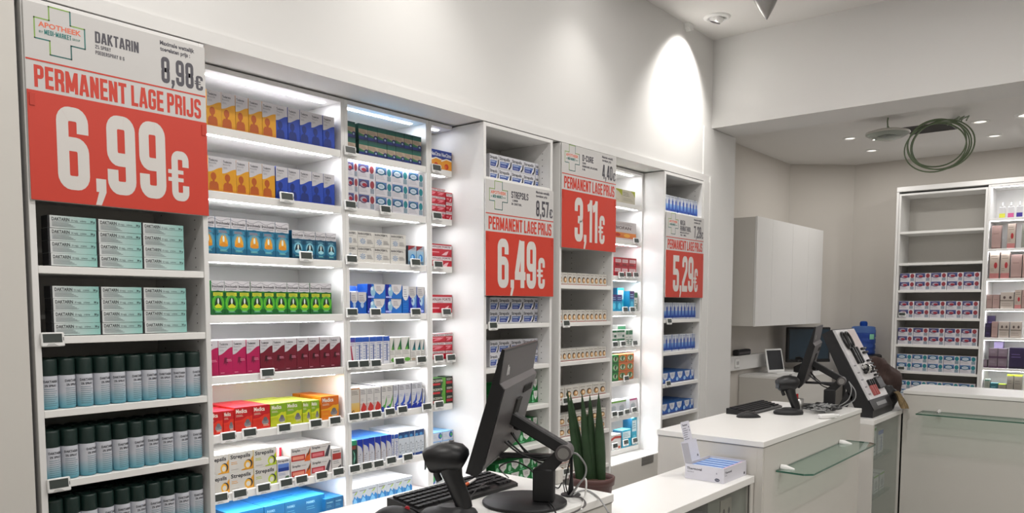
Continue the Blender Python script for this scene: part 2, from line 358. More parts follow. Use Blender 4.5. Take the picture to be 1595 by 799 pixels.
DES = {
 'daktarin': dict(body='#d7dcda', front='#d9dddb', side='#1c1c20', top='#e6e6e4', prims=[('r', 0, 0, 1, 1, '#dcdcdc', '#9ccac4', 1), ('r', .0, .0, .04, 1, '#222228'), ('t', 'DAKTARIN', .08, .6, .26, '#26262c', .36), ('t', '20 mg/g', .47, .62, .14, '#4b4b55', .14, 0), ('t', 'crème', .66, .62, .14, '#4b4b55', .13, 0), ('t', '30 g', .88, .62, .15, '#3b3b45', .09), ('r', .08, .52, .96, .545, '#6d757a'), ('l', .08, .1, .6, .48, 4, '#7e868a')]),
 'toul_gold': tou('#c98a1a', '#d9a417', '#b9651b', 'man', 'Bronchial'),
 'toul_blue': tou('#1d3fa0', '#2b55b4', '#173a86', 'man', 'Thym'),
 'toul_pink': tou('#a01654', '#b41d62', '#7e1547', 'spl', 'Dextro'),
 'toul_crim': tou('#64122b', '#7d1734', '#4a0d20', 'spl', 'Codeine'),
 'bron_teal': bron('#2b87a5', '#22708f', '#4b9fc0', '#e4ad3c', '#7fa7b0', ('#4a93ad', '#c98463', '#d99a30')),
 'bron_small': bron('#1f6f8c', '#175a76', '#2c7f9c', '#16394a', '#8fc3d2', ('#1f6480', '#8fc3d2', '#a8d5df')),
 'bron_green': bron('#28953a', '#0f6d33', '#6fc23f', '#0e3d20', '#58a94a', ('#c9cf4a', '#7b8a1e', '#d6d83a')),
 'med_red': medica('#c11f28', '#cf3a25', '#e8566a', '#d8452c'),
 'med_lime': medica('#8fb028', '#b9bf24', '#dcea7e', '#cdd338'),
 'med_orange': medica('#cc741c', '#d98a1e', '#e8973f', '#dfae22'),
 'strep_gold': strep('#dba43a', '#e7b850'),
 'strep_lime': strep('#b3c534', '#c5d257'),
 'strep_pack': dict(body='#d7d7d9', front='#d5d5da', side='#cfcfd4', top='#e8e8ea', prims=[('t', 'Strepsils', .05, .66, .22, '#2f2f3a', .8), ('r', .08, .1, .86, .54, '#6f86b8'), ('r', .08, .1, .7, .34, '#27479a'), ('l', .14, .16, .62, .3, 2, '#d5dcef'), ('l', .14, .38, .62, .5, 1, '#dfe4ef'), ('p', [(.84, .04), (.97, .3), (1, .62), (.94, .66), (.86, .34), (.68, .1)], '#34343c'), ('p', [(.7, .06), (.86, .3), (.88, .5), (.8, .5), (.62, .06)], '#e6e6ea')]),
 'strepfen_o': dict(body='#dbd9d7', front='#d6d3d1', side='#d6d3d1', top='#efedeb', prims=[('t', 'Strepfen', .06, .72, .16, '#3c3c44', .42), ('l', .52, .74, .8, .82, 1, '#888'), ('r', .02, .12, .72, .5, '#b9322c'), ('r', .08, .2, .66, .42, '#dd9a86'), ('p', [(.68, .02), (.98, .02), (1, .9), (.9, .6), (.8, .5)], '#d9752f'), ('p', [(.8, .3), (.95, .5), (.98, .85), (.88, .6)], '#6a5a50')]),
 'strepfen_r': dict(body='#dbd9d7', front='#d6d3d1', side='#d6d3d1', top='#efedeb', prims=[('t', 'Strepfen', .06, .72, .16, '#3c3c44', .42), ('l', .52, .74, .8, .82, 1, '#888'), ('r', .02, .12, .68, .5, '#b83340'), ('r', .08, .2, .6, .42, '#d6848a'), ('p', [(.68, .1), (.86, .1), (.98, .8), (.9, .85), (.78, .5)], '#57575e')]),
 'strepfen_v': dict(body='#dbd9d7', front='#d6d3d1', side='#d6d3d1', top='#f2f0ee', prims=[('l', .1, .8, .9, .92, 1, '#666'), ('r', .04, .5, .96, .78, '#b1443e'), ('l', .1, .3, .8, .46, 2, '#999'), ('p', [(.5, .05), (.95, .1), (.95, .25), (.6, .15)], '#57575e')]),
 'strep_v': dict(body='#dbd9dc', front='#d6d5d8', side='#d6d3d1', top='#efedeb', prims=[('t', 'Strepsils', .06, .86, .09, '#3c3c44', .85), ('r', .06, .56, .94, .78, '#6d8cc9'), ('r', .06, .44, .94, .6, '#264c9b'), ('l', .1, .26, .7, .38, 2, '#8a9ac0'), ('p', [(.55, .04), (.95, .1), (.9, .22), (.65, .2)], '#5f7a60')]),
 'redstripe': dict(body='#e8e6e6', front='#e4e2e2', side='#e4e2e2', top='#efedeb', prims=[('r', .0, .55, .22, .95, '#c22b46'), ('r', .36, .55, .6, .95, '#c22b46'), ('r', .68, .55, .72, .95, '#c22b46'), ('r', .8, .55, 1, .95, '#c22b46'), ('l', .05, .1, .9, .4, 2, '#b0a8a8')]),
 'blue_big': dict(body='#2c7fae', front='#2f7eab', side='#256f9c', top='#55b4ea', prims=[('t', 'PHARMEX', .12, .78, .08, '#9fd0e6', .4), ('l', .12, .56, .55, .7, 2, '#6fb0cf'), ('r', .12, .2, .5, .38, '#cfe3ee'), ('t', 'neos', .16, .24, .09, '#4b6f86', .3), ('p', [(.3, .0), (1, .0), (1, .16), (.6, .1)], '#a5c832')]),
 'blue_small': dict(body='#2c7fae', front='#2c78a6', side='#256f9c', top='#3f93c8', prims=[('t', 'PHARMEX', .12, .8, .06, '#9fd0e6', .7), ('l', .12, .62, .7, .74, 2, '#6fb0cf')]),
 'green_set': dict(body='#1d4f48', front='#2f6e5e', side='#14453c', top='#5aa0c8', prims=[('r', 0, .62, 1, 1, '#2f7a66', '#1c4d55'), ('r', 0, .32, 1, .66, '#b9aa98'), ('l', .05, .4, .95, .62, 3, '#8a6f66'), ('p', [(0, .3), (.4, .22), (1, .16), (1, .24), (.4, .34), (0, .42)], '#47845e'), ('r', 0, .0, 1, .2, '#1e2f78', '#23438e'), ('p', [(.6, .0), (1, .0), (1, .34), (.9, .4), (.66, .38), (.6, .3)], '#1a2a6e'), ('e', .8, .24, .1, .07, '#9fb4c8')]),
 'dent_red': dict(body='#dcdadf', front='#d8d6db', side='#d8d6db', top='#f0eef0', prims=[('r', 0, .5, .62, .97, '#2c3f78', '#5d6d9c'), ('e', .28, .66, .25, .26, '#6d4a6e'), ('e', .28, .66, .2, .18, '#b0b0bf'), ('e', .33, .62, .14, .12, '#a92f45'), ('e', .8, .68, .13, .26, '#a04a54'), ('r', .68, .08, .92, .42, '#9aa3ae'), ('l', .04, .12, .55, .42, 3, '#b7b4bb')]),
 'dent_teal': dict(body='#dcdadf', front='#d8d6db', side='#d8d6db', top='#f0eef0', prims=[('r', 0, .5, .66, .97, '#274a8e', '#7390bd'), ('e', .32, .68, .27, .26, '#1d6f86'), ('e', .32, .68, .21, .17, '#cfd8e2'), ('l', .18, .6, .48, .76, 2, '#256b8c'), ('e', .82, .68, .13, .26, '#2f8f98'), ('r', .7, .08, .93, .42, '#93a5b0'), ('l', .04, .12, .6, .42, 3, '#b7b4bb')]),
 'rhino': dict(body='#dddbd6', front='#d6d4cf', side='#cac8c4', top='#ecebe8', prims=[('t', 'RHINOFEBRYL', .04, .78, .14, '#44444c', .8)]+[('p', [(.3+.03*math.cos(a+1.57), .36+.03*math.sin(a+1.57)), (.3+.17*math.cos(a-.12), .36+.2*math.sin(a-.12)), (.3+.17*math.cos(a+.12), .36+.2*math.sin(a+.12))], '#3f8fc4') for a in [i*math.pi/4 for i in range(8)]]+[('l', .55, .2, .95, .5, 4, '#8d8c90'), ('l', .04, .64, .6, .7, 1, '#99979a')]),
 'drop': dict(body='#d6d8dc', front='#b9c2cc', side='#3f4a55', top='#e8e8ea', prims=[('r', 0, .0, 1, .72, '#8faebf', '#a9c6da'), ('p', [(0, 1), (.9, 1), (.5, .86), (0, .74)], '#a33a44'), ('l', .35, .8, .9, .94, 2, '#6c6c74'), ('e', .55, .36, .28, .2, '#2f8fd0'), ('e', .5, .4, .12, .1, '#a7d4ee'), ('r', .05, .03, .95, .16, '#6f8290')]),
 'physio_w': dict(body='#2a6fc0', front='#1f72c4', side='#1a62b4', top='#cfd8e8', prims=[('r', 0, 0, 1, 1, '#1f74c8', '#3583cc', 1), ('r', 0, 0, .22, 1, '#1d2fa0'), ('e', .3, .5, .14, .36, '#9fc6dc'), ('e', .24, .68, .07, .12, '#d5e6f2'), ('p', [(.34, 1), (.98, 1), (.94, .66), (.82, .42), (.66, .28), (.5, .42), (.38, .66)], '#dad8da'), ('l', .48, .5, .84, .88, 4, '#9a8f94'), ('r', .02, .06, .36, .18, '#b6c0ee')]),
 'physio_s': dict(body='#2a6fc0', front='#1f62bc', side='#1c5db0', top='#dfe2ea', prims=[('p', [(0, 0), (1, 0), (1, .6), (.6, .5), (.5, .1), (.4, .5), (0, .6)], '#1468bd'), ('p', [(0, 1), (1, 1), (1, .62), (.72, .5), (.5, .46), (.28, .5), (0, .62)], '#d2d0d2'), ('e', .5, .4, .2, .14, '#b4c8dc'), ('l', .12, .56, .88, .88, 4, '#8f8a90')]),
 'physio_t': dict(body='#1f74c8', front='#1b76c4', side='#1b76c4', top='#e8eaf0', prims=[('p', [(0, 1), (1, 1), (1, .64), (.75, .5), (.5, .46), (.25, .5), (0, .64)], '#e2e2e4'), ('l', .2, .58, .8, .9, 4, '#a0a4b0'), ('l', .15, .12, .85, .38, 3, '#2f8bd6')]),
 'physio_d': dict(body='#1f3fb0', front='#2033b0', side='#1c6ab8', top='#d0d2dc', prims=[('r', .5, 0, 1, .7, '#2a5ac2', '#8db8dd'), ('e', .56, .44, .22, .16, '#b9d3e4'), ('e', .45, .46, .07, .06, '#2b4ea4'), ('p', [(0, 1), (1, 1), (1, .72), (.78, .6), (.5, .54), (.22, .6), (0, .72)], '#cccaca'), ('l', .15, .66, .85, .92, 4, '#85828a'), ('e', .5, .07, .4, .05, '#b6bff0')]),
 'shard': dict(body='#e0dedb', front='#dad8d5', side='#d0cecb', top='#efeeec', prims=[('p', [(.28, .5), (.9, .5), (.8, 1), (.62, .8)], '#1f6a45'), ('p', [(.28, .5), (.7, .5), (.62, .66)], '#74b356'), ('l', .06, .3, .9, .48, 3, '#a8a6a2'), ('e', .6, .1, .4, .08, '#6fae4e')]),
 'shard_s': dict(body='#e0dedb', front='#dad8d5', side='#d0cecb', top='#efeeec', prims=[('p', [(.28, .5), (.9, .5), (.8, .98), (.62, .8)], '#1d6570'), ('p', [(.28, .5), (.7, .5), (.62, .66)], '#3fa0a0'), ('l', .06, .2, .9, .45, 3, '#a8a6a2'), ('e', .5, .1, .4, .06, '#c0b0a0')]),
 'strip_blue': dict(body='#dddce2', front='#d6d6dc', side='#c9c9d0', top='#f2f2f4', prims=[('r', 0, .82, 1, 1, '#2f66b4', '#4a6fc4'), ('l', .1, .66, .9, .8, 2, '#8390b8'), ('r', .5, .1, .66, .72, '#52699f'), ('l', .15, .08, .42, .6, 6, '#8aa0c6'), ('l', .7, .2, .95, .7, 4, '#a8b4cf')]),
 'strip_red': dict(body='#dddce2', front='#d6d6dc', side='#c9c9d0', top='#f2f2f4', prims=[('r', 0, .82, 1, 1, '#6a3f92', '#4a6fc4'), ('l', .1, .66, .9, .8, 2, '#a390b8'), ('p', [(.2, .7), (.4, .7), (.7, .2), (.7, .05), (.5, .05)], '#b5405e')]),
 'nose_gold': dict(body='#8e5a1c', front='#b4772a', side='#7c4a16', top='#d7d2ca', prims=[('r', .0, .0, .16, 1, '#7c4a16'), ('r', .16, .45, .95, .96, '#c9c4bc'), ('r', .16, .1, .95, .46, '#d8a93e', '#d8c48c'), ('l', .2, .74, .88, .9, 3, '#77736c'), ('e', .32, .13, .14, .07, '#5b3c12'), ('e', .34, .13, .08, .04, '#d8a93e')]),
 'nose_red': dict(body='#d8d6d4', front='#d2d0ce', side='#bcbab8', top='#efeeec', prims=[('r', .0, .12, 1, .42, '#d8c8c4', '#cbb4b0'), ('p', [(.1, .2), (.5, .46), (.95, .3), (.95, .16), (.5, .08), (.2, .1)], '#c4433c'), ('l', .1, .76, .9, .94, 3, '#77777c'), ('l', .1, .5, .6, .62, 2, '#aaaab0')]),
 'nose_green': dict(body='#d8d6d4', front='#d2d0ce', side='#4a4a60', top='#efeeec', prims=[('p', [(.0, .0), (.9, .0), (.5, .2), (.0, .2)], '#2747a4'), ('p', [(.2, .22), (.6, .28), (.96, .62), (.96, .4), (.6, .12)], '#5aa845'), ('l', .1, .76, .9, .94, 3, '#66666c'), ('l', .1, .5, .6, .62, 2, '#aaaab0')]),
 'nose_blue': dict(body='#d8d6d4', front='#cfd0d6', side='#4a4a60', top='#efeeec', prims=[('p', [(.0, .0), (1, .0), (.95, .2), (.3, .16), (.0, .08)], '#1d3fa8'), ('p', [(.2, .2), (.6, .32), (.96, .66), (.96, .3), (.6, .16)], '#3560bc'), ('l', .1, .76, .9, .94, 3, '#66666c'), ('l', .1, .5, .6, .62, 2, '#9aa8c4')]),
 'soft_green': dict(body='#114237', front='#134238', side='#0e3a30', top='#8fd2bb', prims=[('r', 0, .82, 1, 1, '#3fa07c'), ('r', .1, .66, .9, .8, '#8a5348'), ('p', [(.5, .08), (.75, .3), (.7, .5), (.45, .62), (.6, .4), (.5, .25)], '#7db8a4')]),
 'soft_blue': dict(body='#cfd2da', front='#cbcdd4', side='#b9bcc6', top='#4a86c6', prims=[('p', [(0, 1), (1, 1), (1, .45), (.8, .66), (.5, .74), (.0, .8)], '#2348b0'), ('r', 0, .84, 1, 1, '#2140a8'), ('l', .1, .16, .6, .4, 3, '#a8a8b4'), ('e', .55, .42, .05, .03, '#33333c'), ('r', .0, .0, .08, .8, '#b39a86')]),
 'oval_row': dict(body='#d5d9df', front='#cfd5dc', side='#d7dade', top='#eef0f2', prims=[('r', 0, .74, 1, .97, '#34699e', '#27487a'), ('e', .35, .8, .3, .06, '#5fa0cf'), ('e', .3, .36, .24, .2, '#9fa6ae'), ('e', .3, .36, .19, .15, '#cdd2d8'), ('l', .55, .2, .95, .5, 3, '#aab3bc'), ('r', .0, .0, 1, .09, '#2a4f92')]),
 'sea': dict(body='#d7dbe0', front='#cfd6de', side='#c9d0d8', top='#f3f4f5', prims=[('r', 0, .0, 1, .34, '#1c3f8c', '#234f9e'), ('p', [(0, .3), (1, .3), (1, .6), (.8, .7), (.65, .6), (.45, .72), (.25, .58), (0, .62)], '#3f93d0'), ('p', [(.2, .42), (.8, .42), (.7, .56), (.45, .64)], '#8fc9ec'), ('l', .1, .82, .9, .92, 1, '#9a9aa4'), ('l', .1, .1, .9, .24, 2, '#8aa0cf'), ('p', [(.35, .74), (.65, .78), (.85, .88), (.6, .84)], '#b3cf6a')]),
 'citran': dict(body='#d99a2a', front='#e0a234', side='#b97f20', top='#3a56a4', prims=[('r', 0, .55, 1, 1, '#23408f', '#2f55ae'), ('p', [(0, .5), (.5, .62), (1, .56), (1, .5), (.5, .56), (0, .42)], '#e8e4d8'), ('t', 'NeoCitran', .04, .7, .19, '#eceff5', .92), ('e', .5, .2, .2, .15, '#c8502a'), ('e', .42, .17, .1, .08, '#e0742a')]),
 'redwhite': dict(body='#c22340', front='#c3243f', side='#b01c38', top='#e3dcdc', prims=[('r', 0, .64, 1, .92, '#dcd6d8'), ('t', 'DAFALGAN', .06, .68, .18, '#7c2a3c', .85), ('p', [(.1, .1), (.6, .18), (.9, .5), (.7, .5), (.3, .3)], '#e28a98'), ('r', .1, .4, .7, .5, '#e7a8b0')]),
 'redwhite_b': dict(body='#c22340', front='#c3243f', side='#b01c38', top='#e3dcdc', prims=[('r', 0, .55, 1, .88, '#dcd6d8'), ('t', 'DAFALGAN', .05, .68, .14, '#7c2a3c', .45), ('t', 'FORTE', .55, .68, .14, '#7c2a3c', .38), ('l', .3, .56, .6, .64, 1, '#b07080'), ('p', [(.5, .0), (.75, .0), (.85, .4), (.7, .3)], '#e8c0c6'), ('r', .05, .22, .4, .3, '#e7a8b0')]),
 'ibu': dict(body='#2c4a26', front='#345a2b', side='#1f3a1c', top='#406a35', prims=[('p', [(0, 1), (.7, 1), (.62, .5), (.7, 0), (0, 0)], '#243b28'), ('t', 'EXCEDRYN', .04, .56, .26, '#d4d2c4', .72), ('r', 0, .18, .6, .42, '#c22a32'), ('p', [(.7, 0), (1, 0), (1, 1), (.72, 1), (.8, .5)], '#68a83a')]),
 'ibu_d': dict(body='#16281d', front='#1a2e22', side='#13231a', top='#2a4a35', prims=[('t', 'EXCEDRYN', .08, .6, .22, '#cfcdc0', .85), ('r', 0, .18, 1, .48, '#b5303a')]),
 'circ': dict(body='#d5dae2', front='#d0d6e0', side='#c2cad6', top='#9cc8ee', prims=[('l', .06, .3, .5, .75, 4, '#a9b5c4'), ('e', .78, .55, .18, .34, '#2d61b4'), ('e', .82, .55, .1, .2, '#56b06a'), ('r', 0, .93, 1, 1, '#7fb6e6')]),
 'curegold': dict(body='#d9d6d0', front='#d4d1cb', side='#c9c6c0', top='#e9e7e2', prims=[('e', .5, .42, .36, .26, '#3a3630'), ('e', .56, .38, .3, .22, '#c89f6c'), ('e', .6, .42, .14, .12, '#efe0c6'), ('l', .1, .78, .9, .92, 1, '#8f8d88'), ('r', 0, .0, 1, .05, '#a8504a')]),
 'nasal': dict(body='#2a62b4', front='#d2d6de', side='#2a62b4', top='#dfe3ea', prims=[('r', 0, .08, 1, .2, '#1c4f9e'), ('r', 0, .2, 1, .5, '#2f6fc4', '#9cc0e4'), ('r', .3, .1, .74, .72, '#1757ae'), ('p', [(.4, .72), (.64, .72), (.56, .86), (.48, .86)], '#1757ae'), ('l', .1, .86, .9, .96, 1, '#8a94a8')]),
 'shieldblue': dict(body='#2c6cb8', front='#2a69b4', side='#2560a6', top='#4a85c6', prims=[('p', [(.2, 1), (.95, 1), (.85, .5), (.6, .3), (.35, .5)], '#d5d8de'), ('l', .4, .6, .8, .88, 3, '#8c96ac'), ('e', .2, .3, .16, .2, '#a9cbe8'), ('r', 0, .0, 1, .1, '#1b3f8e')]),
 'shieldgreen': dict(body='#1f8a4c', front='#1c8648', side='#177a40', top='#2f9a5c', prims=[('p', [(.28, 1), (.95, 1), (.88, .5), (.62, .24), (.36, .5)], '#dcdcda'), ('l', .44, .55, .82, .85, 3, '#9a7f84'), ('e', .16, .45, .12, .26, '#a7d6b8'), ('r', .0, .06, .4, .16, '#7cc79a')]),
 'biofan': dict(body='#cfcac8', front='#cbc6c6', side='#bdb8b8', top='#dedada', prims=[('t', 'BIOFAN', .2, .58, .16, '#6c5a5c', .6), ('r', 0, .1, 1, .4, '#d07a2c', '#dd9444'), ('e', .3, .26, .1, .1, '#c23a22'), ('e', .65, .24, .12, .1, '#e8b23c'), ('l', .1, .78, .9, .92, 2, '#98908f')]),
 'cream_y': dict(body='#d5d0c0', front='#cfcaba', side='#c4bfa8', top='#dedac8', prims=[('p', [(.6, 1), (1, 1), (1, .5), (.85, .8)], '#b3b83a'), ('l', .06, .5, .6, .85, 3, '#8a8674'), ('l', .06, .15, .9, .4, 3, '#aaa694')]),
 'redjar': dict(body='#b3283a', front='#b62c3e', side='#a02232', top='#c64a5a', prims=[('r', .1, .45, .9, .8, '#dcc8ca'), ('l', .16, .52, .84, .74, 2, '#a04450'), ('r', .1, .1, .7, .32, '#8c1c2a')]),
 'cyan': dict(body='#1f9cc0', front='#2199c0', side='#1a86aa', top='#5fc4de', prims=[('r', 0, .6, 1, 1, '#1b4f92', '#6a3a80'), ('l', .12, .66, .88, .88, 2, '#a9c8e4'), ('e', .5, .3, .3, .2, '#5fc8e4')]),
 'cyan_p': dict(body='#2fb3cc', front='#2eb0cb', side='#1d5a76', top='#7fd6e4', prims=[('r', .1, .5, .9, .9, '#d5e6ea'), ('l', .16, .58, .84, .82, 3, '#6f98a4'), ('e', .5, .25, .36, .12, '#66cadc')]),
 'whitegreen': dict(body='#dcdcda', front='#d2d4d0', side='#c8cac6', top='#e8eae6', prims=[('r', 0, .7, 1, .95, '#2f7a54'), ('l', .1, .2, .8, .6, 3, '#6d8a7a'), ('r', .7, .1, .95, .4, '#2f6a58')]),
 'whiteblue': dict(body='#dcdcde', front='#d4d6da', side='#c8cace', top='#f0f0f2', prims=[('r', 0, .86, 1, .96, '#7ab04a'), ('e', .5, .45, .34, .25, '#b8bcc0'), ('l', .2, .3, .8, .6, 3, '#8d9aa4'), ('l', .1, .08, .9, .2, 1, '#5d6a74')]),
 'whitepink': dict(body='#dcdcde', front='#d8d6da', side='#c8cace', top='#f0f0f2', prims=[('r', 0, .86, 1, .96, '#c04a8a'), ('e', .5, .45, .34, .25, '#b8bcc0'), ('l', .2, .3, .8, .6, 3, '#8d9aa4'), ('l', .1, .08, .9, .2, 1, '#5d6a74')]),
 'greenorange': dict(body='#cf7a34', front='#c9793a', side='#a86024', top='#d88c48', prims=[('e', .5, .52, .4, .36, '#3f8a4a'), ('e', .5, .52, .3, .26, '#cfd6c4'), ('p', [(.4, .3), (.6, .3), (.7, .7), (.5, .82), (.34, .66)], '#3d6a3f'), ('r', 0, 0, 1, .08, '#a85a20')]),
 'greengreen': dict(body='#2f7f45', front='#2f8448', side='#23683a', top='#5aa468', prims=[('e', .5, .52, .4, .36, '#5fae6a'), ('e', .5, .52, .3, .26, '#cfd6c4'), ('p', [(.4, .3), (.6, .3), (.7, .7), (.5, .82), (.34, .66)], '#2f5a36'), ('r', 0, 0, 1, .08, '#1f5a30')]),
 'redswoosh': dict(body='#dcdad8', front='#d6d4d2', side='#c8c6c4', top='#f0eeec', prims=[('p', [(0, .7), (.5, .9), (1, .85), (1, .7), (.5, .75), (0, .5)], '#b8463a'), ('l', .1, .3, .8, .6, 3, '#9a9a98'), ('r', .55, .05, .95, .2, '#c0603a')]),
 'rose': dict(body='#a58d88', front='#a8918c', side='#957e79', top='#b8a39e', prims=[('l', .15, .6, .8, .7, 1, '#8d7570'), ('r', 0, .02, 1, .06, '#7c6661')]),
 'rose_t': dict(body='#b39b94', front='#b0a49a', side='#957e79', top='#c8b8b0', prims=[('r', .0, .0, 1, .2, '#b07a78'), ('e', .62, .5, .18, .12, '#a8343a'), ('l', .12, .72, .88, .9, 2, '#8a8078'), ('l', .12, .26, .5, .4, 2, '#8a8078')]),
 'greybeauty': dict(body='#8d8c86', front='#92918a', side='#7c7b75', top='#a5a49c', prims=[('l', .12, .56, .7, .72, 2, '#76756f'), ('r', 0, .0, 1, .1, '#84837c')]),
 'creamdot': dict(body='#b5aaa2', front='#b3aaa2', side='#9c928a', top='#c8bfb8', prims=[('r', 0, .46, 1, .52, '#7a706a'), ('e', .3, .68, .1, .09, '#5a4a48'), ('e', .75, .68, .1, .09, '#5a4a48'), ('l', .1, .12, .9, .36, 2, '#9a908a')]),
 'purple': dict(body='#2c1f44', front='#33244c', side='#241838', top='#4a3a66', prims=[('l', .15, .5, .8, .75, 2, '#6d5c8c'), ('r', 0, .0, 1, .1, '#1c1230')]),
 'mauve': dict(body='#7f727c', front='#83767f', side='#6c6069', top='#a094a0', prims=[('l', .15, .5, .8, .75, 2, '#9c8f9a'), ('r', 0, .0, 1, .2, '#5a3f58')]),
 'lilac': dict(body='#9a8fb0', front='#9d93b4', side='#8a80a0', top='#b8b0cc', prims=[('l', .15, .4, .8, .65, 2, '#b8b0cc')]),
 'palegreen': dict(body='#8f958c', front='#8b8d84', side='#7c7e76', top='#d9efe0', prims=[('l', .15, .5, .8, .75, 2, '#6f7a72'), ('r', 0, .9, 1, .96, '#4f8a80')]),
 'limetop': dict(body='#8f8a80', front='#928d84', side='#7c7e76', top='#d9ef60', prims=[('l', .15, .5, .8, .75, 2, '#77726a'), ('r', 0, .94, 1, 1, '#b8cf3a')]),
 'tealbox': dict(body='#2f6a70', front='#336c74', side='#285a60', top='#a8d8dc', prims=[('l', .15, .4, .8, .7, 2, '#8fb8bc')]),
}
_BM = {}
def carton_mesh(des, w, h, d):
    k = (des, round(w, 4), round(h, 4), round(d, 4))
    if k not in _BM:
        D = DES[des]; mb = MB()
        mb.box(0, 0, 0, w, d, h, D['body'], top=D['top'], left=D['side'], right=D['side'], front=D['front'])
        art(mb, w, h, D['prims']); mb.c = [[tuple(v**1.25 for v in q) for q in f] for f in mb.c]; _BM[k] = mb.mesh('carton print', 'print')
    return _BM[k]
KIND = dict(daktarin='ointment_box', toul='syrup_box', bron='cough_syrup_box', med='tea_box', strep='lozenge_box', strepfen='lozenge_box', blue='bandage_box', dent='dental_box', green='patch_box', physio='nasal_spray_box', nasal='nasal_spray_box', nose='nasal_drops_box', strip='test_box', shard='drops_box', soft='soother_box', oval='plaster_box', sea='sea_spray_box', redwhite='tablet_box', ibu='tablet_box', citran='powder_box', curegold='vitamin_box', shieldblue='nasal_care_box', shieldgreen='herbal_box', rose='cosmetics_box', greybeauty='cosmetics_box', creamdot='cosmetics_box', purple='cosmetics_box', mauve='cosmetics_box', lilac='cosmetics_box', palegreen='cosmetics_box', limetop='cosmetics_box', tealbox='cosmetics_box')
ORD = ['first', 'second', 'third', 'fourth', 'fifth', 'sixth', 'seventh', 'eighth', 'ninth', 'tenth', 'eleventh', 'twelfth', 'thirteenth', 'fourteenth']
# frame of reference of a run of shelving: main wall runs along x, back room shelving along -y
class Frame:
    def __init__(s, o=(0,0,0), rz=0): s.m = Matrix.Translation(o) @ Matrix.Rotation(rz, 4, 'Z'); s.rz = rz
    def pt(s, p): return s.m @ Vector(p)
MAIN = Frame()
def carton(des, desc, x, y, z, w, h, d, group, fr=MAIN, name='medicine_box', jig=.006):
    o = ob(name, carton_mesh(des, w, h, d), None, fr.pt((x, y, z)), fr.rz+random.uniform(-jig, jig)); tag(o, desc, 'box', group); return o
INNER = [(.861, 1.369), (1.419, 2.101), (2.139, 2.598), (2.636, 2.791), (2.812, 3.320), (3.424, 3.926), (3.965, 4.530), (4.569, 5.086)]
INNERB = [(.631, 1.299), (1.338, 2.081)]
def clip(a, b, fr):
    mid = (a+b)/2; I = INNER if fr is MAIN else INNERB
    lo, hi = min(I, key=lambda q: max(q[0]-mid, mid-q[1], 0)); return max(a, lo+.0015), min(b, hi-.0015)
def stack(des, desc, where, edges, z, h, Y, layers=1, depth=1, d=None, group=None, fr=MAIN, start=0, total=None, lay_h=None, jig=.006, dk=None, skip=()):
    """edges: left/right x of each column (len n+1); layers from the bottom; depth rows going back"""
    n = len(edges)-1; tot = total or n
    for c in range(n):
        ea, eb = clip(edges[c], edges[c+1], fr); w_ = eb-ea
        if w_ < .012: continue
        dd = d or max(.05, w_*.8)
        col = '' if tot == 1 else ORD[c+start]+' from left'
        for l in range(layers):
            ly = '' if layers == 1 else ('bottom' if l == 0 else 'top' if l == layers-1 else ORD[l]+' layer') if layers < 4 else (['bottom', 'second layer', 'third layer', 'top'][l])
            for k in range(depth):
                if (c, l, k) in skip: continue
                dp = '' if depth == 1 else ['front row', 'second row', 'third row', 'fourth row'][k]
                lab = ', '.join(q for q in (desc+(' '+col if col else ''), ly, dp, where) if q)
                carton(des, lab, ea+.0008, Y+k*(dd+.002)+random.uniform(0, .004)*(1 if jig else 0), z+l*(h+.0004)+.0004, w_-.0016, h-.0004, dd, group or desc, fr, KIND.get(des.split('_')[0], 'medicine_box'), jig=jig if layers == 1 else jig*.4)
def xs(pxs, py, Y): return [X(p, py, Y) for p in pxs]
def even(a, b, n): return [a+(b-a)*i/n for i in range(n+1)]

# ------------------------------------------------------------------ ceiling lights (their lamps come with them)
ZC, ZC2 = 3.515, 3.04
def spot_light(name, loc, target, watts, ang, blend=.6, size=.03, col=(1, .965, .92)):
    L = bpy.data.lights.new(name, 'SPOT'); L.energy = watts; L.spot_size = ang; L.spot_blend = blend; L.shadow_soft_size = size; L.color = col
    o = ob(name, L, None, loc); o.rotation_euler = (Vector(target)-Vector(loc)).to_track_quat('-Z', 'Y').to_euler(); return o
def area_light(name, loc, size, watts, col=(1, .97, .935), parent=None, spread=math.pi):
    L = bpy.data.lights.new(name, 'AREA'); L.shape = 'DISK'; L.size = size; L.energy = watts; L.color = col; L.spread = spread
    return ob(name, L, parent, loc)
def recessed(x, y, label, watts, zc=ZC, r=.055, group='round recessed downlights'):
    t = thing('downlight', label, 'ceiling light', (x, y, zc), 0, group)
    mb = MB(); mb.lathe([(r*.78, -.001), (r*.8, -.008), (r, -.009), (r*1.12, -.003), (r*1.14, 0)], 28, cap=False); part('trim_ring', mb, 'white', t)
    mb = MB(); mb.lathe([(.0001, -.002), (r*.78, -.002)], 24, cap=False); part('lamp', mb, 'lampg', t)
    area_light('downlight lamp', (0, 0, -.012), r*1.5, watts, parent=t)
    return t
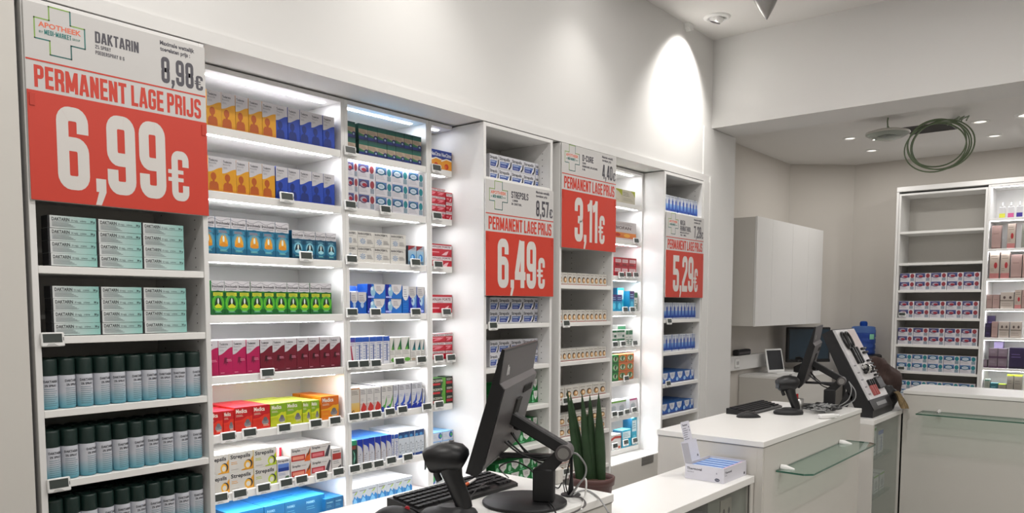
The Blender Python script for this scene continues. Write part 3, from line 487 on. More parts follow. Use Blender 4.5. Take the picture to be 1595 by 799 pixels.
# unseen downlights added to give the shop its general light
for i, (x, y) in enumerate([(.6, -1.3), (2.2, -1.3), (3.7, -1.5), (.6, -3.0), (2.2, -3.2), (3.8, -3.2), (.6, -4.9), (2.4, -4.9), (4.2, -4.9), (-1.2, -3.2)]):
    recessed(x, y, 'added unseen downlight in the shop ceiling above '+['the ointment bay', 'the near counter', 'the long counter', 'the photographer', 'the middle of the shop', 'the customer side', 'the shop entrance', 'the entrance mat', 'the corner by the window', 'the left shop corner'][i], AMB_W, r=.07, group='added shop downlights')
for i, (x, wt) in enumerate(((-.1, .6), (1.1, .6), (2.3, .55), (3.55, .42))):
    t = recessed(x, -.34, ['recessed washer light over the ointment bay wall', 'recessed washer light over the wide lit bay wall', 'recessed washer light over the middle of the wall', 'recessed washer light over the vitamin bay wall'][i], 1.0, r=.05, group='wall washer downlights')
    spot_light('washer beam', (x, -.34, ZC-.02), (x, -.2, 2.5), SPOT_W*wt, math.radians(92), .9, .05)
# the visible tilted eyeball downlight near the room corner
t = thing('eyeball_downlight', 'round white tilting downlight with dark lens beside the corner', 'ceiling light', (4.84, -.20, ZC))
mb = MB(); mb.lathe([(.05, -.002), (.052, -.012), (.075, -.010), (.085, -.003), (.086, 0)], 28, cap=False); part('trim_ring', mb, 'white', t)
mb = MB(); mb.lathe([(.035, -.034), (.042, -.022), (.05, -.006), (.051, 0)], 24, cap=False); mb.xf(Matrix.Rotation(.35, 4, 'X')); part('swivel_ball', mb, 'white', t)
mb = MB(); mb.lathe([(.0001, -.025), (.03, -.027), (.036, -.033)], 24, cap=False); mb.xf(Matrix.Rotation(.35, 4, 'X')); part('lens', mb, 'gun', t)
spot_light('eyeball beam', (4.80, -.22, ZC-.04), (4.76, .01, 3.06), SPOT_W*2.2, math.radians(94), .8, .04)
def slab(name, x0, y0, z0, x1, y1, z1, mt):
    mb = MB(); mb.box(x0, y0, z0, x1, y1, z1); return struct(name, mb, mt)
slab('floor', -3.2, -6.8, -.1, 9.0, 1.2, 0, 'floor')
slab('ceiling', -3.2, -6.8, ZC, 5.60, .7, ZC+.1, 'ceil')
slab('ceiling', 5.60, -6.8, ZC2, 9.0, 1.2, ZC2+.1, 'ceil')
slab('wall_left', -3.2, .012, 2.522, 5.60, .62, ZC, 'wall')
slab('wall_left_lower', 5.108, .003, 0, 5.63, .62, 2.9, 'wall')
slab('wall_beam', 5.24, -6.8, 2.904, 5.61, .012, ZC+.05, 'wall')
slab('wall_behind_shelving', -3.2, .60, 0, 5.62, .7, 2.53, 'wall')
slab('wall_near', -3.3, -6.8, 0, -3.2, .7, ZC+.05, 'wall')
slab('wall_front', -3.2, -6.9, 0, 9.0, -6.8, ZC+.05, 'wall')
slab('wall_alcove', 5.62, .37, 0, 8.3, .5, ZC2+.02, 'wall2')
slab('wall_far', 8.2, -6.8, 0, 8.3, .4, ZC2+.02, 'wall2')
mb = MB(); mb.prism([(7.74, .38), (8.21, -.12), (8.21, .38)], 0, ZC2+.01, ax=2); struct('wall_oblique', mb, 'wall2')
# fascia strip over the shelving, and a filler panel at the far left
slab('trim_1', -3.2, 0, 2.52, 5.24, .014, 2.566, 'wall')
slab('trim_2', 5.106, -.004, 0, 5.236, .004, 2.52, 'wall')
slab('trim_3', 5.196, -.009, 0, 5.24, 0, 2.56, 'wall')
slab('trim_4', 3.345, .085, 0, 3.402, .10, 2.519, 'lam')
mb = MB(); mb.box(-3.15, -.004, .02, .43, .02, 2.515); mb.box(.434, -.004, .02, .826, .02, 2.515)
tag(part('tall_cabinet_door', mb, 'lamd'), 'plain white full-height cabinet doors at the far left edge', 'cabinet door')
# ------------------------------------------------------------------ shelving bays
PZ = [2.262, 2.0, 1.76, 1.553, 1.335, 1.12, .91, .70, .48, .26]
LZ = [2.30, 2.065, 1.835, 1.608, 1.38, 1.158, .93, .71]
TH = .018
def bay(x0, x1, yf, yb, zs, label, lit=False, th=.022, fr=MAIN, ztop=2.515, holes=True, z0=0, group=None, toplip=.018, left=True, right=True, ledy=.012):
    t = thing('shelving_bay', label, 'shelving', fr.pt((x0, yf, 0)), fr.rz, group)
    W, D = x1-x0, yb-yf
    def pp(n, x, y, z, X_, Y_, Z_, m_='lam'):
        mb = MB(); mb.bbox(x, y, z, X_, Y_, Z_, .0012); return part(n, mb, m_, t)
    if left: pp('side_panel', 0, 0, z0, TH, D, ztop)
    if right: pp('side_panel', W-TH, 0, z0, W, D, ztop)
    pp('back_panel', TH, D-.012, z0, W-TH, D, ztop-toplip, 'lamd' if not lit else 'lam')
    pp('top_panel', TH, 0, ztop-toplip, W-TH, D-.012, ztop)
    for z in zs: pp('shelf', TH+.0005, .002, z-th, W-TH-.0005, D-.0125, z, 'shelf')
    if lit:
        for z in [ztop-toplip]+[q-th for q in zs[:-1]]:
            mb = MB(); yy = ledy if z < ztop-toplip-.001 else .05
            mb.box(TH+.004, yy, z-.0016, W-TH-.04, yy+.022, z-.0004); part('led_strip', mb, 'led', t)
    if holes:
        mb = MB()
        for k in range(int((ztop-.9)/.032)):
            z = .88+k*.032
            if z > ztop-.05: break
            for y in (.055, D-.07):
                for xx, sg in ((W-TH-.0006, 1),):
                    mb.face([(xx, y+.0028*math.cos(a), z+.0028*math.sin(a)) for a in [i*math.pi/4 for i in range(8)]])
        part('peg_holes', mb, 'slot', t)['kind'] = 'stuff'
    return t
bay(.842, 1.388, 0, .36, PZ, 'unlit white shelving bay of ointment boxes and spray cans at far left', holes=True)
bay(1.40, 2.12, .19, .52, LZ, 'wide lit white shelving bay with gold, green and crimson cartons', lit=True, th=.03, holes=False, z0=.6775)
bay(2.1205, 2.617, .19, .52, LZ, 'narrower lit white shelving bay left of the red box bay', lit=True, th=.03, holes=False, z0=.6775)
bay(2.6175, 2.7925, .19, .52, LZ, right=False, label='slim lit shelving strip with red and white boxes', lit=True, th=.03, holes=False, z0=.6775)
bay(2.793, 3.339, 0, .36, PZ, 'unlit white shelving bay of lozenge packs behind the nearest monitor')
bay(3.405, 3.945, 0, .36, PZ, 'unlit white shelving bay of tiny vitamin boxes behind the plant')
bay(3.946, 4.549, .155, .52, LZ, 'short lit white shelving bay between vitamin bay and nasal spray bay', lit=True, th=.03, holes=False, z0=.6775)
bay(4.55, 5.105, 0, .36, PZ, 'unlit white shelving bay of blue nasal sprays near the room corner')
# base cabinets below the lit bays
def base_cabinet(x0, x1, yb, label):
    t = thing('base_cabinet', label, 'cabinet', (x0, 0, 0), 0, 'base cabinets under the lit bays')
    W = x1-x0; z = .677
    mb = MB(); mb.bbox(.001, .002, z-.02, W-.001, yb, z, .001); part('top_board', mb, 'top', t)
    mb = MB(); mb.box(.003, .02, .06, W-.003, yb, z-.021); part('carcass', mb, 'lamd', t)
    for z0, z1 in ((.36, z-.005), (.07, .355)):
        mb = MB(); mb.bbox(.002, 0, z0, W-.002, .018, z1, .0012); dr = part('drawer', mb, 'lamd', t)
        mb = MB(); mb.box(W*.6, -.002, z1-.052, W*.6+.15, .0, z1+.001); mb.box(W*.6+.008, -.004, z1-.046, W*.6+.142, -.002, z1-.03); part('recessed_handle', mb, 'steel', dr)
base_cabinet(1.40, 2.12, .52, 'white drawer cabinet beneath the wide lit bay')
base_cabinet(2.1205, 2.792, .52, 'white drawer cabinet beneath the red and white boxes')
base_cabinet(3.946, 4.549, .52, 'white drawer cabinet with steel handle beside the counter end')
# back room shelving (faces -x)
BACK = Frame((7.85, 0, 0), -math.pi/2)     # local x -> world -y, local y -> world +x
RZ = [2.327, 2.039, 1.791, 1.536, 1.291, 1.045, .80, .55]
R2Z = [2.40, 2.14, 1.885, 1.625, 1.372, 1.108, .885, .65]
bay(.612, 1.318, 0, .34, RZ, 'unlit white shelving bay at the far wall, top shelves empty', fr=BACK, ztop=2.672, holes=False, th=.022)
bay(1.319, 2.10, 0, .34, R2Z, 'lit cosmetics shelving bay at the right photo edge', fr=BACK, lit=True, ztop=2.69, holes=False, th=.022)
mb = MB(); mb.bbox(.59, -.004, 2.692, 2.2, .34, 2.735, .002); mb.bbox(.59, -.002, 0, .610, .34, 2.69, .001)
mb.xf(BACK.m); tag(part('cornice_board', mb, 'lam'), 'pale cornice board framing the far wall shelving', 'trim board')
# ------------------------------------------------------------------ counters
YF, ZT, ZL = -1.26, 1.08, .933
def counter(x0, x1, y0, y1, zt, label, seams=()):
    t = thing('counter', label, 'counter', (x0, y0, 0))
    W, D = x1-x0, y1-y0
    mb = MB(); mb.bbox(0, 0, zt-.024, W, D, zt, .0015); part('worktop', mb, 'top', t)
    mb = MB(); mb.box(.004, .005, .0, W-.004, D-.004, zt-.0245); part('body', mb, 'lamd', t)
    mb = MB(); mb.box(.002, .003, zt-.0275, W-.002, D-.003, zt-.0242); part('shadow_gap', mb, 'steel', t)
    mb = MB()
    mb.box(.02, .0035, .06, W-.02, .0052, zt-.03)
    mb.box(.0028, .03, .06, .0045, D-.03, zt-.03); mb.box(W-.0045, .03, .06, W-.0028, D-.03, zt-.03)
    part('face_panel', mb, 'lamd', t)
    return t
counter(.35, 1.975, YF, -.757, ZT, 'near white counter carrying the closest monitor and keyboard')
counter(3.138, 4.53, YF, -.757, ZT, 'white counter carrying the farther monitor, beside the white carton display')
counter(5.696, 6.23, -3.6, -1.2, ZT, 'white counter at the right edge in front of cosmetics shelves')
def glass_case(x0, x1, y0, y1, zt, label):
    t = thing('display_cabinet', label, 'display cabinet', (x0, y0, 0)); W, D = x1-x0, y1-y0
    mb = MB(); mb.bbox(0, 0, zt-.03, W, D, zt, .0015); part('worktop', mb, 'top', t)
    for x in (0, W-.03):
        mb = MB(); mb.bbox(x, .004, 0, x+.03, D, zt-.0305, .001); part('end_panel', mb, 'lamd', t)
    if x0 > 3: mb = MB(); mb.bbox(.645, .004, 0, .674, D-.02, zt-.0305, .001); part('end_panel', mb, 'lamd', t)
    mb = MB(); mb.box(.03, D-.02, 0, W-.03, D, zt-.0305); part('back_panel', mb, 'lamd', t)
    mb = MB(); mb.box(.03, .005, 0, W-.03, D-.02, .1); part('plinth', mb, 'lamd', t)
    for z in (.40, .66):
        mb = MB(); mb.box(.031, .05, z, W-.031, D-.021, z+.012); part('glass_shelf', mb, 'glass', t)
    mb = MB(); n = 2 if x0 < 3 else 1
    for i in range(n): mb.box(.032+(W-.064)*i/n+.002, .012+.008*i, .102, .032+(W-.064)*(i+1)/n-.002, .016+.008*i, zt-.035)
    part('sliding_glass', mb, 'clear', t)
    mb = MB(); mb.box(.0305, .0105, zt-.036, W-.0305, .013, zt-.031); mb.box(W-.034, .0105, .1, W-.0305, .013, zt-.031); part('glass_rail', mb, 'slot', t)
    return t
glass_case(1.977, 3.136, YF+.035, -.905, ZL, 'low glass-fronted display cabinet under the thermometer carton')
DC = (5.02, 5.69)
glass_case(5.02, 6.15, -1.199, -.80, .95, 'low glass-fronted display cabinet under the tilted tester stand')
# glass bag shelves
def bag_shelf(pts, z, clips, label, rz=0):
    t = thing('glass_bag_shelf', label, 'glass shelf', (pts[0][0], pts[0][1], z))
    o = [(p[0]-pts[0][0], p[1]-pts[0][1]) for p in pts]
    mb = MB(); mb.face([(a, b, .004) for a, b in o]); mb.face([(a, b, -.004) for a, b in o][::-1])
    for i in range(len(o)):
        a, b = o[i], o[(i+1) % len(o)]; mb.face([(*a, -.004), (*b, -.004), (*b, .004), (*a, .004)])
    part('glass_pane', mb, 'glass', t)
    mb = MB(); n = len(o)
    ins = [(a+(.0006 if a < .01 else -.0006)*0, b) for a, b in o]
    for i in range(n):
        a, b = Vector(o[i]), Vector(o[(i+1) % n]); d = (b-a).normalized(); nn = Vector((d.y, -d.x))*.0012
        mb.face([(*(a+nn), -.0038), (*(b+nn), -.0038), (*(b+nn), .0038), (*(a+nn), .0038)])
    part('polished_edge', mb, 'edge', t)
    for cx, cy, dx, dy in clips:
        mb = MB(); prof = [(.0, 0), (.010, .003), (.013, .010), (.013, .017), (.007, .021), (.0, .0215)]
        L = .06
        rows = [[(L*f, (r_*(1-.75*max(0, f-.35)/.65))*math.cos(a), .004+.017*(1-.7*max(0, f-.35)/.65)*max(0, math.sin(a))) for a in [math.pi*i/8 for i in range(9)]] for f, r_ in ((0, .012), (.35, .013), (.7, .013), (1, .012))]
        mb.grid(rows, closeu=False); mb.face(rows[0]); mb.box(0, -.011, -.014, .035, .011, -.005)
        a = math.atan2(dy, dx); mb.xf(Matrix.Translation((cx-pts[0][0], cy-pts[0][1], 0)) @ Matrix.Rotation(a, 4, 'Z')); part('clip', mb, 'white', t)
    return t
zg = Z(1208.6, 733.7, YF); yg = on(1266, 740.2, 2, zg).y; xa = on(1208.6, 733.7, 2, zg).x; xb = on(1364, 691, 2, zg).x
bag_shelf([(xa, YF-.001), (xa, yg+.03), (xa+.03, yg), (xb-.03, yg), (xb, yg+.03), (xb, YF-.001)], zg, [(xa+.06, YF, 0, -1), (xb-.12, YF, 0, -1)], 'glass bag shelf on the front of the middle counter')
p1 = on(1426, 645, 0, 5.50)
bag_shelf([(5.695, p1.y), (5.695, -3.2), (5.50, -3.2), (5.50, p1.y)], p1.z, [(5.695, p1.y-.1, -1, 0), (5.695, -2.9, -1, 0)], 'glass bag shelf on the right-hand counter face')

# ------------------------------------------------------------------ products
A_, W_, M_, L_, V_, F_, N_ = 'ointment bay', 'wide lit bay', 'middle lit bay', 'lozenge bay', 'vitamin bay', 'short lit bay', 'nasal spray bay'
def hgt(px, py, Y, z): return Z(px, py, Y)-z
# ointment bay: stacked creams
e = xs([75, 151, 221, 287], 375, .012); stack('daktarin', 'mint-faded cream box', 'upper ointment shelf', e, 1.762, .0365, .012, layers=4, d=.05, group='cream boxes on the upper ointment shelf')
e = xs([80, 156, 222, 291], 485, .012); stack('daktarin', 'mint-faded cream box', 'lower ointment shelf', e, 1.555, .0365, .012, layers=4, d=.05, group='cream boxes on the lower ointment shelf')
# spray cans
def make_can(r, h, turn):
    mb = MB(); hb = h*.66
    def cc(a, b):
        def f(t):
            z = t
            if z < .5: k = z/.5; return (.28+(.74-.28)*k, .60+(.75-.60)*k, .68+(.78-.68)*k)
            return (.74, .75, .78)
        g = lambda t: tuple(((x+.055)/1.055)**2.4 for x in (f(t)))
        return (g(a), g(b))
    mb.lathe([(r*.9, 0), (r, .003)]+[(r, .003+(hb-.006)*i/8) for i in range(1, 9)]+[(r*.93, hb+.002)], 20, col=cc)
    t0 = len(mb.v)
    for txt, z, hh, wd in (('DAKTARIN', hb*.80, .0068, .040), ('2% SPRAY', hb*.68, .0062, .034)):
        words(mb, txt, -wd*.5+turn*r, z, hh, wd, col='#24242c', wrap=r+.0003)
    for i in range(9):
        z = hb*(.6-.062*i); n = 6; a0, a1 = -.75+turn, .45+turn+.15*((i*5) % 3)
        for j in range(n):
            q = [a0+(a1-a0)*j/n, a0+(a1-a0)*(j+1)/n]
            mb.face([((r+.0003)*math.sin(q[0]), -(r+.0003)*math.cos(q[0]), z), ((r+.0003)*math.sin(q[1]), -(r+.0003)*math.cos(q[1]), z), ((r+.0003)*math.sin(q[1]), -(r+.0003)*math.cos(q[1]), z+.0014), ((r+.0003)*math.sin(q[0]), -(r+.0003)*math.cos(q[0]), z+.0014)], '#56757f')
    cap = MB(); g = '#0d2621'
    cap.lathe([(r*.97, hb), (r*1.0, hb+.004), (r*.985, h-.006), (r*.93, h-.001), (r*.7, h), (r*.66, h-.003), (.0001, h-.003)], 24, col=g)
    return mb.mesh('spray can', 'print'), cap.mesh('spray cap', 'print')
CAN_R = .0245; CAN_H = .150
cans = [make_can(CAN_R, CAN_H, tr) for tr in (.15, .35, -.1)]
ex = even(X(66, 600, .012), X(316, 590, .012), 10)
for si, (zz, nm, dep) in enumerate(((1.336, 'upper can shelf', 2), (1.121, 'middle can shelf', 3), (.911, 'lowest can shelf', 4))):
    for c in range(10):
        for k in range(dep):
            bm, cm = random.choice(cans)
            x = (ex[c]+ex[c+1])/2
            o = ob('spray_can', bm, None, (x+random.uniform(-.001, .001)+(.4*CAN_R if k % 2 else 0)*0, .012+CAN_R+k*(2*CAN_R+.002), zz+.0005), random.uniform(-.12, .12))
            tag(o, 'dark-capped spray can '+ORD[c]+' from left, '+['front row', 'second row', 'third row', 'fourth row'][k]+', '+nm, 'spray can', 'spray cans on the '+nm); ob('cap', cm, o)
# wide lit bay
Y2 = .205
h1 = hgt(324, 138, Y2, 2.302)-.001
S_ = 'top shelf, '+W_
stack('toul_gold', 'gold figure carton', S_, xs([322.5, 345.5, 367.5, 387.6, 408.5, 430], 175, Y2), 2.302, h1, Y2, d=.12)
stack('toul_blue', 'royal blue figure carton', S_, xs([430.3, 449, 467.5, 485.6, 503.5, 521.5], 215, Y2), 2.302, h1, Y2, d=.12)
S_ = 'second shelf, '+W_
stack('toul_gold', 'gold figure carton', S_, xs([324, 346.5, 368.5, 388.5, 408.8, 428.8], 265, Y2), 2.067, .126, Y2, d=.12)
stack('toul_blue', 'royal blue figure carton', S_, xs([430.3, 449, 467.5, 486.3, 504.5, 521.5], 295, Y2), 2.067, .126, Y2, d=.12)
S_ = 'third shelf, '+W_
stack('bron_teal', 'tall teal lung carton', S_, xs([312, 335.7, 360, 384, 407.5, 429.4, 450.8], 370, Y2), 1.837, .137, Y2, d=.12)
stack('bron_small', 'small teal lung carton', S_, xs([455.6, 474.2, 492, 508, 524.2], 385, Y2), 1.837, .112, Y2, d=.12)
S_ = 'fourth shelf, '+W_
stack('bron_green', 'bright green lung carton', S_, xs([329.5, 350, 371.5, 390.5, 410, 429, 448, 466, 483, 499.5, 517], 465, Y2), 1.609, .128, Y2, d=.06, depth=2)
S_ = 'fifth shelf, '+W_
stack('toul_pink', 'pink wave carton', S_, xs([312, 341, 363.3, 384.3, 405], 560, Y2), 1.381, .132, Y2, d=.12)
stack('toul_crim', 'dark crimson carton', S_, xs([405.3, 425, 444.3, 463.4, 481, 498.3, 514.6, 530.7], 550, Y2), 1.381, .131, Y2, d=.12)
S_ = 'sixth shelf, '+W_; z = 1.159
stack('med_red', 'small red tea carton', S_, xs([321, 348, 364.8], 655, Y2), z, hgt(349, 640, Y2, z)-.001, Y2, d=.05, depth=3)
hl = hgt(366, 635.5, Y2, z)
stack('med_red', 'large red tea carton', S_, xs([365, 393.5, 421], 650, Y2), z, hl, Y2, d=.05, depth=4)
stack('med_lime', 'large lime tea carton', S_, xs([421.8, 446.5, 471.5], 650, Y2), z, hgt(447, 627, Y2, z), Y2, d=.05, depth=4)
stack('med_lime', 'small lime tea carton', S_, xs([471.8, 484.5, 497.8], 645, Y2), z, hgt(485, 623, Y2, z)-.003, Y2, d=.05, depth=4)
stack('med_orange', 'orange tea carton', S_, xs([500.5, 528.5], 640, Y2), z, hgt(515, 617, Y2, z), Y2, d=.05, depth=4)
S_ = 'seventh shelf, '+W_; z = .9305
hs = (hgt(397, 711, Y2, z))/2
e = xs([322, 357.5, 395.7, 431.5], 735, Y2)
stack('strep_gold', 'gold lozenge carton', S_, e[:3], z, .074, Y2, layers=2, depth=3, d=.07)
stack('strep_lime', 'lime lozenge carton', S_, e[2:], z, .074, Y2, layers=2, depth=3, d=.07)
stack('redstripe', 'red striped white carton', S_, [X(431.9, 710, Y2)+.002, X(453, 720, Y2)-.002], z, .135, Y2+.06, d=.2)
stack('strep_v', 'slim blue lozenge carton', S_, xs([432.5, 452.4], 735, Y2), z, .092, Y2, d=.05)
e = xs([453.5, 484.5, 516.3], 725, Y2)
stack('strepfen_o', 'orange winged carton', S_, e[:2], z, .064, Y2, layers=2, depth=3, d=.07)
stack('strepfen_r', 'red grey winged carton', S_, e[1:], z, .064, Y2, layers=2, depth=3, d=.07)
stack('strepfen_v', 'small white carton with red band', S_, xs([517.5, 532.3], 720, Y2), z, .098, Y2, d=.06)
S_ = 'lowest shelf, '+W_; z = .7105
stack('blue_big', 'big blue carton', S_, xs([360, 412, 443.5, 474, 506.5], 790, Y2+.02), z, .125, Y2+.02, d=.09, depth=3, jig=.02)
stack('blue_small', 'narrow blue carton', S_, xs([507, 521.5, 538.5], 785, Y2), z, .105, Y2, d=.09, depth=3, jig=.01)
# middle lit bay
S_ = 'top shelf, '+M_; z = 2.3
e = xs([533, 541, 554, 558.7, 573.2, 588.5, 603, 616.5, 630, 642.5, 656.5], 215, Y2)
for nm, q, st in (('green banded packet', e[:3], 0), ('green banded packet', e[3:], 2)):
    stack('green_set', nm, S_, q, z, .0665, Y2, layers=2, d=.05, start=st, total=9, depth=1)
S_ = 'second shelf, '+M_; z = 2.066
def dent(kind, q, st, S_, z, Y, L=3, n=5, fr=MAIN, h=.0655):
    for i in range(len(q)-1): stack('dent_'+kind, ('red' if kind == 'red' else 'teal')+' oval dental box', S_, [q[i], q[i]+(q[i+1]-q[i])*.985], z, h, Y, layers=L, d=.07, start=st+i, total=n, fr=fr, jig=.004)
e = xs([533, 559, 585.6, 611.6, 636.7, 662.5], 300, Y2)
dent('red', e[:3], 0, S_, z, Y2); dent('teal', e[2:], 2, S_, z, Y2)
S_ = 'third shelf, '+M_; z = 1.833
stack('rhino', 'white box with blue snowflake', S_, xs([531, 557.5, 583.5, 608.5, 632.5], 385, Y2), 1.8365, .066, Y2, layers=2, d=.07)
stack('drop', 'slim blue drop carton', S_, xs([636.5, 649.5, 662.5], 395, Y2), 1.8365, .088, Y2, d=.05)
S_ = 'fourth shelf, '+M_; z = 1.609
e = xs([528, 546.5, 557.5, 570.7], 470, Y2)
stack('physio_s', 'small blue spray carton', S_, e, z, .094, Y2, d=.06)
stack('strip_blue', 'pale carton with blue lid', S_+', behind', xs([532, 545, 556, 572], 445, Y2+.065), z, .122, Y2+.065, d=.05)
stack('physio_w', 'wide blue shield carton', S_, xs([572.5, 600.5, 626.7], 465, Y2), z, .0655, Y2, layers=2, d=.07)
stack('physio_t', 'tall blue carton with white peak', S_, xs([626.9, 636.7], 465, Y2), z, .126, Y2, d=.06)
stack('physio_d', 'tall dark blue carton', S_, xs([637, 649.6, 664], 465, Y2), z, .124, Y2, d=.06)
S_ = 'fifth shelf, '+M_; z = 1.3815
stack('strip_red', 'violet striped carton', S_, xs([541.5, 553.5], 545, Y2), z, .124, Y2, d=.06, depth=2)
stack('strip_blue', 'blue striped carton', S_, xs([553.7, 565, 576, 586.5, 597, 607.3], 545, Y2), z, .124, Y2, d=.06, depth=2)
stack('shard', 'white carton with green shard', S_, xs([607.6, 615.5, 627.5, 639.5], 548, Y2), z, .116, Y2, d=.06)
stack('shard_s', 'small carton with teal shard', S_, xs([639.8, 648.5, 656.8, 666], 545, Y2), z, .103, Y2, d=.05)
S_ = 'sixth shelf, '+M_; z = 1.159
stack('nose_gold', 'gold nasal carton', S_, xs([543, 561], 625, Y2), z, .122, Y2, d=.055)
stack('nose_red', 'red swoosh nasal carton', S_, xs([561.5, 572, 583, 594], 622, Y2), z, .117, Y2, d=.055, depth=4)
stack('nose_green', 'green swoosh nasal carton', S_, xs([594.2, 603, 612.8], 620, Y2), z, .12, Y2, d=.055, depth=4)
stack('nose_blue', 'blue swoosh nasal carton', S_, xs([613, 621, 631.5, 641.2, 650, 658], 615, Y2), z, .12, Y2, d=.055, depth=4)
stack('nose_blue', 'short nasal carton', S_, xs([658.3, 667.5], 615, Y2), z, .088, Y2, d=.055)
S_ = 'seventh shelf, '+M_; z = .931
stack('soft_green', 'dark green soother carton', S_, xs([545, 556.5], 710, Y2), z, .118, Y2, d=.075, depth=3)
stack('soft_blue', 'white carton with blue lid', S_, xs([556.8, 565.7, 575.3, 584.5, 593.5, 602, 610.3], 705, Y2), z, .118, Y2, d=.075, depth=3)
stack('strip_blue', 'slim pale carton', S_, xs([610.6, 614.5, 620.5], 700, Y2), z, .116, Y2, d=.07, depth=2)
stack('oval_row', 'white carton with grey oval', S_, xs([621, 630.3, 638.5, 646.5, 654, 661.5, 669.3], 700, Y2), z, .122, Y2, d=.07, depth=3)
S_ = 'lowest shelf, '+M_; z = .7105
stack('sea', 'sea wave nasal carton', S_, xs([545, 559, 573.5, 588.5, 602.5, 616, 629, 642.8], 760, Y2), z, .122, Y2, d=.08, depth=3)
stack('redwhite', 'low red and white box', S_, xs([643.5, 664], 765, Y2), z, .05, Y2, layers=1, d=.1)
# slim lit strip
V2 = 'slim lit strip'
S_ = 'top shelf, '+V2; z = 2.3
stack('citran', 'yellow and navy citrus box', S_, [X(668, 250, Y2)+.012, X(687.5, 250, Y2), 2.788], z, .092, Y2, d=.06)
S_ = 'second shelf, '+V2; z = 2.067
stack('redwhite', 'red and white tablet box', S_, [2.638, X(680.5, 320, Y2), X(694.5, 320, Y2)], z, .035, Y2, layers=4, d=.05)
stack('redwhite_b', 'wide red tablet box', S_, [X(695, 320, Y2), 2.79], z, .043, Y2, layers=3, d=.05)
S_ = 'third shelf, '+V2; z = 1.835
stack('redwhite_b', 'red and white pain box', S_, [2.638, X(706, 400, Y2)-.01], z, .054, Y2, layers=2, d=.06)
S_ = 'fourth shelf, '+V2; z = 1.609
stack('redwhite_b', 'broad red and white box', S_, [2.638, 2.788], z, .088, Y2, layers=1, d=.06)
S_ = 'fifth shelf, '+V2; z = 1.382
stack('redwhite', 'red and white capsule box', S_, [2.64, X(693.8, 530, Y2), 2.79], z, .042, Y2, layers=3, d=.05)
stack('redwhite', 'single raised red tablet box', S_, [X(693.8, 500, Y2+.055), 2.79], z, .165, Y2+.055, layers=1, d=.05)
S_ = 'sixth shelf, '+V2; z = 1.159
stack('ibu', 'green and red tablet box', S_, [2.642, X(694.5, 600, Y2)], z, .043, Y2, layers=3, d=.06)
stack('ibu_d', 'black and red tablet box', S_, [X(695.5, 600, Y2), 2.79], z, .044, Y2, layers=3, d=.06)
S_ = 'seventh shelf, '+V2; z = .931
stack('circ', 'white box with round emblem', S_, [2.642, X(690, 680, Y2), 2.79], z, .044, Y2, layers=2, depth=3, d=.07)
stack('circ', 'plain white carton', 'lowest shelf, '+V2, [2.66, 2.77], .7105, .09, Y2+.1, d=.09)
# lozenge bay
YL = .075
def loz(z, nm, h=.066):
    r = X(850.5, 490, YL); e = even(r-.0985*4, r, 4); e = [e[0]-.07]+e
    stack('strep_pack', 'blue and white lozenge pack', nm+', '+L_, e, z, h, YL, layers=2, d=.06, group='lozenge packs, '+nm)
loz(2.264, 'top shelf'); loz(1.554, 'shelf under sign'); loz(1.336, 'next lower shelf')
for z, nm in ((1.121, 'upper green shelf'), (.911, 'middle green shelf'), (.701, 'lower green shelf')):
    r = X(846, 580, YL); stack('shieldgreen', 'green shield-print box', nm+', '+L_, even(r-.4, r, 4), z, .064, YL, layers=2, d=.07, depth=1, group='green boxes, '+nm)
# vitamin bay
YV = .025
for z, nm, n in ((1.761, 'shelf under sign', 11), (1.554, 'second shelf', 11), (1.336, 'third shelf', 11)):
    stack('curegold', 'tiny tan-logo box', nm+', '+V_, even(3.43, 3.918, n), z, .066, YV, d=.08, depth=1)
stack('curegold', 'small tan-logo box', 'fourth shelf, '+V_, even(3.43, 3.918, 7), 1.121, .068, YV, d=.08)
stack('curegold', 'tan-logo vitamin box', 'fifth shelf, '+V_, even(3.43, 3.918, 6), .911, .062, YV, layers=2, d=.07)
stack('curegold', 'tan-logo oil box', 'sixth shelf, '+V_, even(3.43, 3.918, 6), .701, .06, YV, layers=2, d=.07)
# short lit bay
Y5 = .168; FS = [2.285, 2.052, 1.831, 1.608, 1.382, 1.165, .941, .709]
S_ = 'top shelf, '+F_
stack('cream_y', 'cream box with yellow corner', S_, [4.05, X(970, 310, Y5), X(990, 315, Y5)], 2.302, .084, Y5, d=.06)
S_ = 'second shelf, '+F_
stack('biofan', 'pale box with orange pictures', S_, [X(950, 360, Y5), X(991.5, 365, Y5)], 2.067, .115, Y5, d=.06)
stack('physio_t', 'small pale carton', S_+', behind', [X(982, 340, Y5+.065), X(993, 340, Y5+.065)], 2.067, .15, Y5+.065, d=.04)
S_ = 'third shelf, '+F_
stack('redjar', 'red picture box', S_, xs([957.5, 968.5, 979.5, 991.5], 415, Y5), 1.837, .058, Y5, layers=2, d=.06)
S_ = 'fourth shelf, '+F_
stack('cyan', 'violet and cyan carton', S_, xs([953, 961.5, 969.5], 470, Y5), 1.61, .105, Y5, d=.05)
stack('cyan_p', 'plain cyan carton', S_, [X(970, 470, Y5), X(980.5, 470, Y5)], 1.61, .15, Y5+.04, d=.05)
stack('cyan', 'violet topped carton', S_, [X(981, 470, Y5), X(988, 470, Y5)], 1.61, .13, Y5, d=.05)
stack('whitegreen', 'slim white carton with green top', S_, [X(988.3, 470, Y5), X(994.5, 470, Y5)-.01], 1.61, .125, Y5, d=.05)
S_ = 'fifth shelf, '+F_
stack('whitegreen', 'white box with green band', S_, xs([948, 961.5, 973.5], 520, Y5), 1.382, .053, Y5, layers=2, d=.05)
stack('whitegreen', 'lone white and green box', S_+', behind', [X(962.5, 510, Y5+.055), X(975, 510, Y5+.055)], 1.382, .135, Y5+.055, d=.05)
